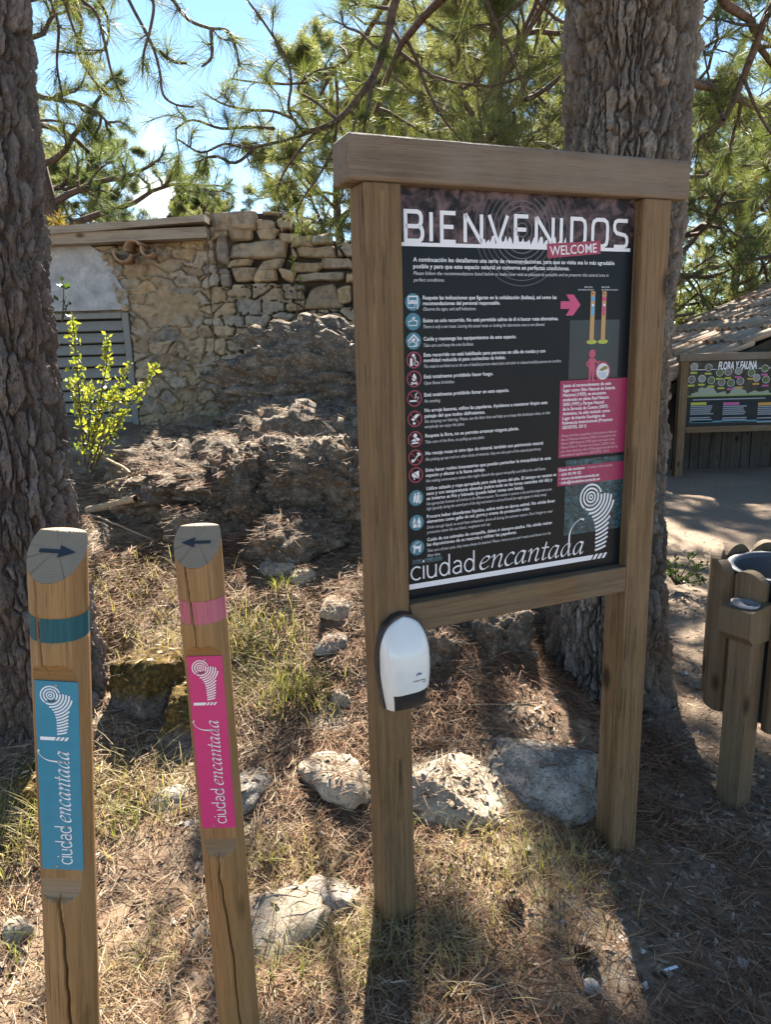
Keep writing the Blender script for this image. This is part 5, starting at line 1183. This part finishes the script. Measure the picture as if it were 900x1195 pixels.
# ------------------------------------------------------------------ litter of the ground
rng = np.random.default_rng(77)
def lay(n, xr, yr, keep): 
    x = rng.uniform(*xr, n); y = rng.uniform(*yr, n); k = rng.random(n) < keep(x, y); return x[k], y[k]
def strands(name, x, y, z, Lr, wr, mat, label, cat, lift=.012, curl=.11, rocky=None):
    n = len(x); a = rng.uniform(0, 6.283, n); l = rng.uniform(*Lr, n)*.5; w_ = rng.uniform(*wr, n)*.5
    cv = rng.normal(0, curl, n); up = np.abs(rng.normal(0, lift, n)); tilt = rng.normal(0, .16, n)
    c = np.stack([x, y, z+up+.002], 1); d = np.stack([np.cos(a), np.sin(a), tilt], 1); s_ = np.stack([-np.sin(a), np.cos(a), np.zeros(n)], 1)
    b = c-d*l[:, None]; e = c+d*l[:, None]+s_*(cv*l)[:, None]; b = b+s_*(cv*l)[:, None]
    b[:, 2] = np.maximum(b[:, 2], z-.004); e[:, 2] = np.maximum(e[:, 2], z-.004); wv = (s_*.8+np.array([0, 0, .5]))*w_[:, None]
    V = np.stack([b-wv*.6, b+wv*.6, c-wv, c+wv, e-wv*.4, e+wv*.4], 1).reshape(-1, 3); i = np.arange(n)[:, None]*6
    F = np.concatenate([i+np.array([[0, 1, 3, 2]]), i+np.array([[2, 3, 5, 4]])])
    return tag(npmesh(name, V, F, mat, None, False), label, cat, kind='stuff')
def heights(x, y):
    z = zg(x, y); rk = np.zeros(len(x), bool); global steep; steep = np.zeros(len(x), bool)
    for k in range(len(x)):
        for b in BV:
            h = b.ray_cast(Vector((float(x[k]), float(y[k]), 4)), Vector((0, 0, -1)))
            if h[0] is not None and h[0].z > z[k]: z[k] = h[0].z; rk[k] = True; steep[k] = h[1].z < .8
    return z, rk
M_straw = litter_mat('straw_needles', [(.08, .045, .027), (.19, .118, .067), (.31, .22, .135), (.44, .36, .25), (.26, .14, .075), (.14, .08, .045)])
M_red = litter_mat('red_brown_needles', [(.06, .032, .02), (.14, .072, .04), (.23, .12, .065), (.31, .18, .1)])
M_flake = litter_mat('bark_flakes', [(.07, .045, .03), (.16, .11, .075), (.28, .2, .135), (.4, .32, .23)])
clump = lambda x, y, f=4., s=3: ss(-.35, .45, fbm(np.stack([x*f, y*f, x*0], 1), 3, s))
leftd = lambda x, y: (1-ss(.05, .45, x))
x, y = lay(170000, (-2.0, .5), (1.3, 4.9), lambda x, y: (.24+.76*clump(x, y))*np.clip(2.6/y, .3, 1)*leftd(x, y)*.8)
z, rk = heights(x, y); k = (~rk) | ((rng.random(len(x)) < np.where(y < 2.75, .2, .4)) & ~steep)
strands('straw_litter', x[k], y[k], z[k], (.03, .13), (.0018, .0036), M_straw, 'straw coloured dry grass and pine needles in sunlight', 'litter', .012)
x, y = lay(130000, (-1.5, 1.6), (1.3, 4.7), lambda x, y: (.2+.8*clump(x, y, 3, 8))*np.clip(2.6/y, .3, 1)*np.maximum(ss(-.7, .3, x), .8*ss(2.9, 3.4, y))*(1-.75*ss(.9, 1.5, x))*(.45+.55*ss(1.7, 2.3, y)))
z, rk = heights(x, y); k = (~rk) | ((rng.random(len(x)) < np.where(y < 2.75, .12, .6)) & ~steep)
strands('needle_litter', x[k], y[k], z[k], (.06, .14), (.0017, .0032), M_red, 'red brown pine needles thick around the sign and trunk', 'litter', .012)
x, y = lay(60000, (-.1, 2.6), (1.25, 5.5), lambda x, y: (.4+.6*clump(x, y, 5, 4))*np.clip(2.2/y, .2, 1)*.6)
z, rk = heights(x, y)
strands('short_litter', x[~rk], y[~rk], z[~rk], (.02, .07), (.0014, .003), M_straw, 'short broken needles on the gritty soil', 'litter', .004)
x, y = lay(30000, (-1.6, 2.8), (1.25, 6.0), lambda x, y: (.15+.85*clump(x, y, 4, 14))*np.clip(2.2/y, .2, 1)*(.5+.5*ss(-.1, .3, x)))
z, rk = heights(x, y); n = len(x); a = rng.uniform(0, 6.283, n); l = rng.uniform(.007, .022, n); q_ = rng.uniform(.25, .5, n)
d = np.stack([np.cos(a), np.sin(a), rng.normal(0, .3, n)], 1)*l[:, None]; s_ = np.stack([-np.sin(a), np.cos(a), rng.normal(0, .3, n)], 1)*(l*q_)[:, None]; c = np.stack([x, y, z+.006], 1)
V = np.stack([c-d-s_*.4, c-d*.3+s_, c+d+s_*.3, c+d*.5-s_], 1).reshape(-1, 3); i = np.arange(n)[:, None]*4
tag(npmesh('bark_flakes', V, i+np.array([[0, 1, 2, 3]]), M_flake, None, False), 'bark flakes and scale chips scattered on the soil', 'litter', kind='stuff')
x, y = lay(2600, (-1.6, 2.6), (1.25, 5.5), lambda x, y: (.1+.9*clump(x, y, 2.5, 31))*np.clip(2.2/y, .25, 1))
z, rk = heights(x, y); k = ~rk; x, y, z = x[k], y[k], z[k]; n = len(x); sz = .004+.012*rng.random(n)**3
oc = np.array([[1, 0, 0], [0, 1, 0], [-1, 0, 0], [0, -1, 0], [.3, .2, .6], [0, 0, -.5]]); of = np.array([[0, 1, 4], [1, 2, 4], [2, 3, 4], [3, 0, 4], [1, 0, 5], [2, 1, 5], [3, 2, 5], [0, 3, 5]])
V = (oc[None]*(1+.5*rng.normal(size=(n, 6, 3)))*sz[:, None, None]+np.stack([x, y, z+sz*.2], 1)[:, None, :]).reshape(-1, 3); F = (np.arange(n)[:, None, None]*6+of[None]).reshape(-1, 3)
tag(npmesh('gravel', V, F, litter_mat('stone_chips', [(.16, .14, .11), (.3, .26, .21), (.45, .41, .35), (.55, .52, .47)]), None, False), 'small pale stone chips strewn over the ground', 'gravel', kind='stuff')
# grass
def grass(name, spots, mat, label, seed):
    g = np.random.default_rng(seed); V, F, n0 = [], [], 0
    for (x, y, r, nb, h) in spots:
        for q in range(nb):
            bx, by = x+g.normal(0, r), y+g.normal(0, r*.8); bz = zg1(bx, by)-.005; a = g.uniform(0, 6.28); l = h*g.uniform(.5, 1.15); le = g.uniform(.3, 1.1); wd = g.uniform(.0012, .0028)
            dv = np.array([math.cos(a), math.sin(a), 0]); sv = np.array([-math.sin(a), math.cos(a), 0])*wd
            for f in (0, .35, .7, 1.0):
                p = np.array([bx, by, bz])+dv*l*le*f**1.7+np.array([0, 0, 1])*l*(f-.35*le*f*f); V += [p-sv*(1.05-f), p+sv*(1.05-f)]
            F += [[n0+k, n0+k+1, n0+k+3, n0+k+2] for k in (0, 2, 4)]; n0 += 8
    return tag(npmesh(name, np.array(V), np.array(F), mat, None, False), label, 'grass', kind='stuff')
def spot(a, b_, Y_, r, nb, h): p = px(a, b_, Y_); return (p[0], p[1], r, nb, h)
M_dry = foliage('dry_grass_blades', [(.2, .16, .07), (.34, .28, .13), (.3, .27, .09)], .35, .6)
M_ggr = foliage('green_grass_blades', [(.1, .12, .025), (.18, .2, .04), (.28, .28, .08)], .45, .5)
grass('dry_grass', [spot(300, 760, 2.95, .12, 180, .15), spot(335, 800, 2.7, .1, 150, .15), spot(270, 720, 3.1, .1, 160, .14), spot(20, 960, 2.1, .12, 260, .2), spot(60, 930, 2.2, .1, 180, .18), spot(160, 930, 2.25, .12, 200, .15), spot(560, 1020, 1.95, .15, 240, .11), spot(640, 1040, 1.95, .14, 200, .1), spot(450, 1130, 1.65, .1, 200, .1), spot(395, 1110, 1.7, .08, 120, .1), spot(530, 1110, 1.65, .12, 200, .09), spot(130, 1120, 1.6, .12, 140, .1), spot(330, 1010, 1.95, .1, 160, .1), spot(200, 760, 3.0, .15, 200, .13), spot(140, 690, 3.4, .2, 260, .14), spot(270, 430, 6.1, .12, 200, .22), spot(390, 375, 5.75, .2, 90, .12)], M_dry, 'tufts of dry bent grass', 21)
grass('green_grass', [spot(300, 745, 3.0, .09, 90, .16), spot(335, 800, 2.72, .08, 110, .17), spot(360, 790, 2.7, .05, 40, .14), spot(315, 990, 2.0, .03, 30, .09), spot(325, 1160, 1.6, .07, 50, .1), spot(420, 1165, 1.58, .08, 60, .07), spot(590, 1060, 1.8, .12, 55, .08), spot(560, 1130, 1.62, .12, 50, .06), spot(20, 940, 2.15, .1, 50, .2), spot(150, 960, 2.15, .07, 40, .14), spot(330, 680, 3.3, .03, 30, .14), spot(690, 1030, 2.0, .08, 40, .08), spot(465, 985, 2.1, .03, 20, .08), spot(10, 1080, 1.7, .05, 30, .1), spot(180, 1105, 1.65, .04, 25, .07), spot(620, 995, 2.0, .06, 40, .1)], M_ggr, 'fresh green grass blades growing through the litter', 22)
# pebbles, cone, sticks, scrap
M_peb = rock_mat('pebble', ((.26, .22, .19), (.38, .34, .3), (.5, .46, .42)), .3, .25, 30, (.36, .25, .21), .5, .2)
pb = [(690, 1155, .03, 'pinkish pebble, largest one on the soil below the right post'), (790, 1095, .014, 'pale small pebble on bare soil left of the egg shaped one'), (867, 1127, .019, 'egg shaped grey pebble on bare soil near the right edge'), (670, 1122, .009, None), (735, 1120, .009, None), (815, 1090, .009, None), (838, 1075, .01, None), (828, 1075, .008, None), (832, 1012, .01, None), (833, 908, .014, None), (795, 930, .012, None), (858, 935, .01, None), (890, 945, .013, None), (765, 960, .012, None), (780, 990, .012, None), (820, 1172, .007, None), (770, 1180, .008, None), (650, 1180, .008, None), (880, 1060, .007, None), (760, 1150, .006, None), (725, 1075, .008, None), (860, 1180, .008, None), (300, 1115, .014, None), (345, 1120, .012, None), (120, 1000, .014, None), (215, 1075, .013, None), (402, 1185, .018, None), (180, 1125, .013, None), (375, 975, .014, None), (800, 885, .015, None), (785, 870, .013, None), (890, 900, .012, None)]
base = None
for k, (a, b_, s_, l_) in enumerate(pb):
    d = FW+RT*(a-450)/FPX+UP*(597.5-b_)/FPX; tt = 1.0
    for it in range(400):
        p = np.array([0, 0, HGT])+d*tt
        if p[2] < zg1(p[0], p[1]): break
        tt += .01
    if base is None:
        base = boulder('pebble', (0, 0, 0), (1, .8, .55), l_, M_peb, 301, 0, 4, .14, 7, 'pebble', .03, sq=2.1); o = base
    else: o = base.copy(); COL.objects.link(o)
    o.location = (p[0], p[1], zg1(p[0], p[1])+s_*.3); o.scale = (s_, s_, s_); o.rotation_euler = (0, 0, k*1.3)
    tag(o, l_ or 'tiny pale pebble lying loose on the ground', 'pebble', 'loose pebbles on the ground')
def on(a, b_, dz=0):
    d = FW+RT*(a-450)/FPX+UP*(597.5-b_)/FPX; tt = .9
    while tt < 9:
        p = np.array([0, 0, HGT])+d*tt; h, _ = surf(p[0], p[1])
        if p[2] < h: break
        tt += .012
    return np.array([p[0], p[1], h+dz])
def cone(loc, label, rot):
    V, F, n0 = [], [], 0
    for q in range(70):
        f = q/69; a = q*2.4; r = .024*math.sin(math.pi*(.12+.8*f))**.8; z_ = -.032+.064*f; d = np.array([math.cos(a), math.sin(a), .25]); s_ = np.array([-math.sin(a), math.cos(a), 0])
        c = np.array([0, 0, z_])+d*r*.5; e = np.array([0, 0, z_])+d*(r+.006); u_ = np.array([0, 0, .004])
        V += [c-s_*.003, c+s_*.003, e+s_*.006+u_*.3, e+u_, e-s_*.006+u_*.3, e-u_*.8]; F += [[n0, n0+5, n0+2, n0+1], [n0, n0+1, n0+2, n0+3], [n0, n0+3, n0+4], [n0, n0+4, n0+5]]; n0 += 6
    o = npmesh('pine_cone', V, F, M_flake, None, False); o.location = loc; o.rotation_euler = rot; return tag(o, label, 'pine cone')
cone(on(683, 1128, .02), 'open brown pine cone beside the pinkish pebble', (1.4, .3, .5))
cone(on(597, 1070, .02), 'dark pine cone sunk in grass between the two sign posts', (1.2, .5, 2))
M_stick = wood('bleached_stick', (.2, .13, .07), (.42, .3, .17), (.4, .34, .26), 0, 30, .4)
def stick(P, r0, r1, label, kink=.01):
    Q = smooth_line(np.array(P), 5); Q = Q+kink*np.stack([fbm(Q*7+q, 2, q) for q in (1, 2, 3)], 1); c = Q.mean(0); V, F = tube(Q-c, np.linspace(r0, r1, len(Q)), 8)
    o = npmesh('fallen_branch', V, F, M_stick); o.location = c; tag(o, label, 'stick')
stick([on(103, 604, .03), on(130, 606, .03), on(162, 604, .03)], .026, .02, 'short thick bleached log lying on the slope above the stakes')
stick([on(104, 606, .03), on(140, 620, .03), on(175, 634, .02), on(198, 640, .02)], .006, .004, 'long thin bleached stick slanting down beside the short log')
stick([on(95, 536, .05), on(125, 548, .05), on(152, 560, .04)], .012, .007, 'dead grey branch below the yellow green shrub')
stick([on(110, 575, .03), on(135, 570, .03), on(158, 560, .04)], .009, .005, 'crossing dead branch under the grey one')
stick([on(485, 830, .01), on(560, 828, .02), on(630, 826, .012)], .004, .0025, 'thin straight twig on needles between the sign posts')
stick([on(430, 1125, .012), on(455, 1118, .016), on(475, 1115, .012)], .005, .004, 'knobbly short twig in the shadow of the left sign post')
p = on(782, 1133, .004); sp = MB().box((-.025, -.004, 0), (.025, .004, .0012)).build('paper_scrap', M_white); sp.location = p; sp.rotation_euler = (.05, .05, .35); tag(sp, 'narrow white scrap of paper lying on the bare soil', 'scrap')
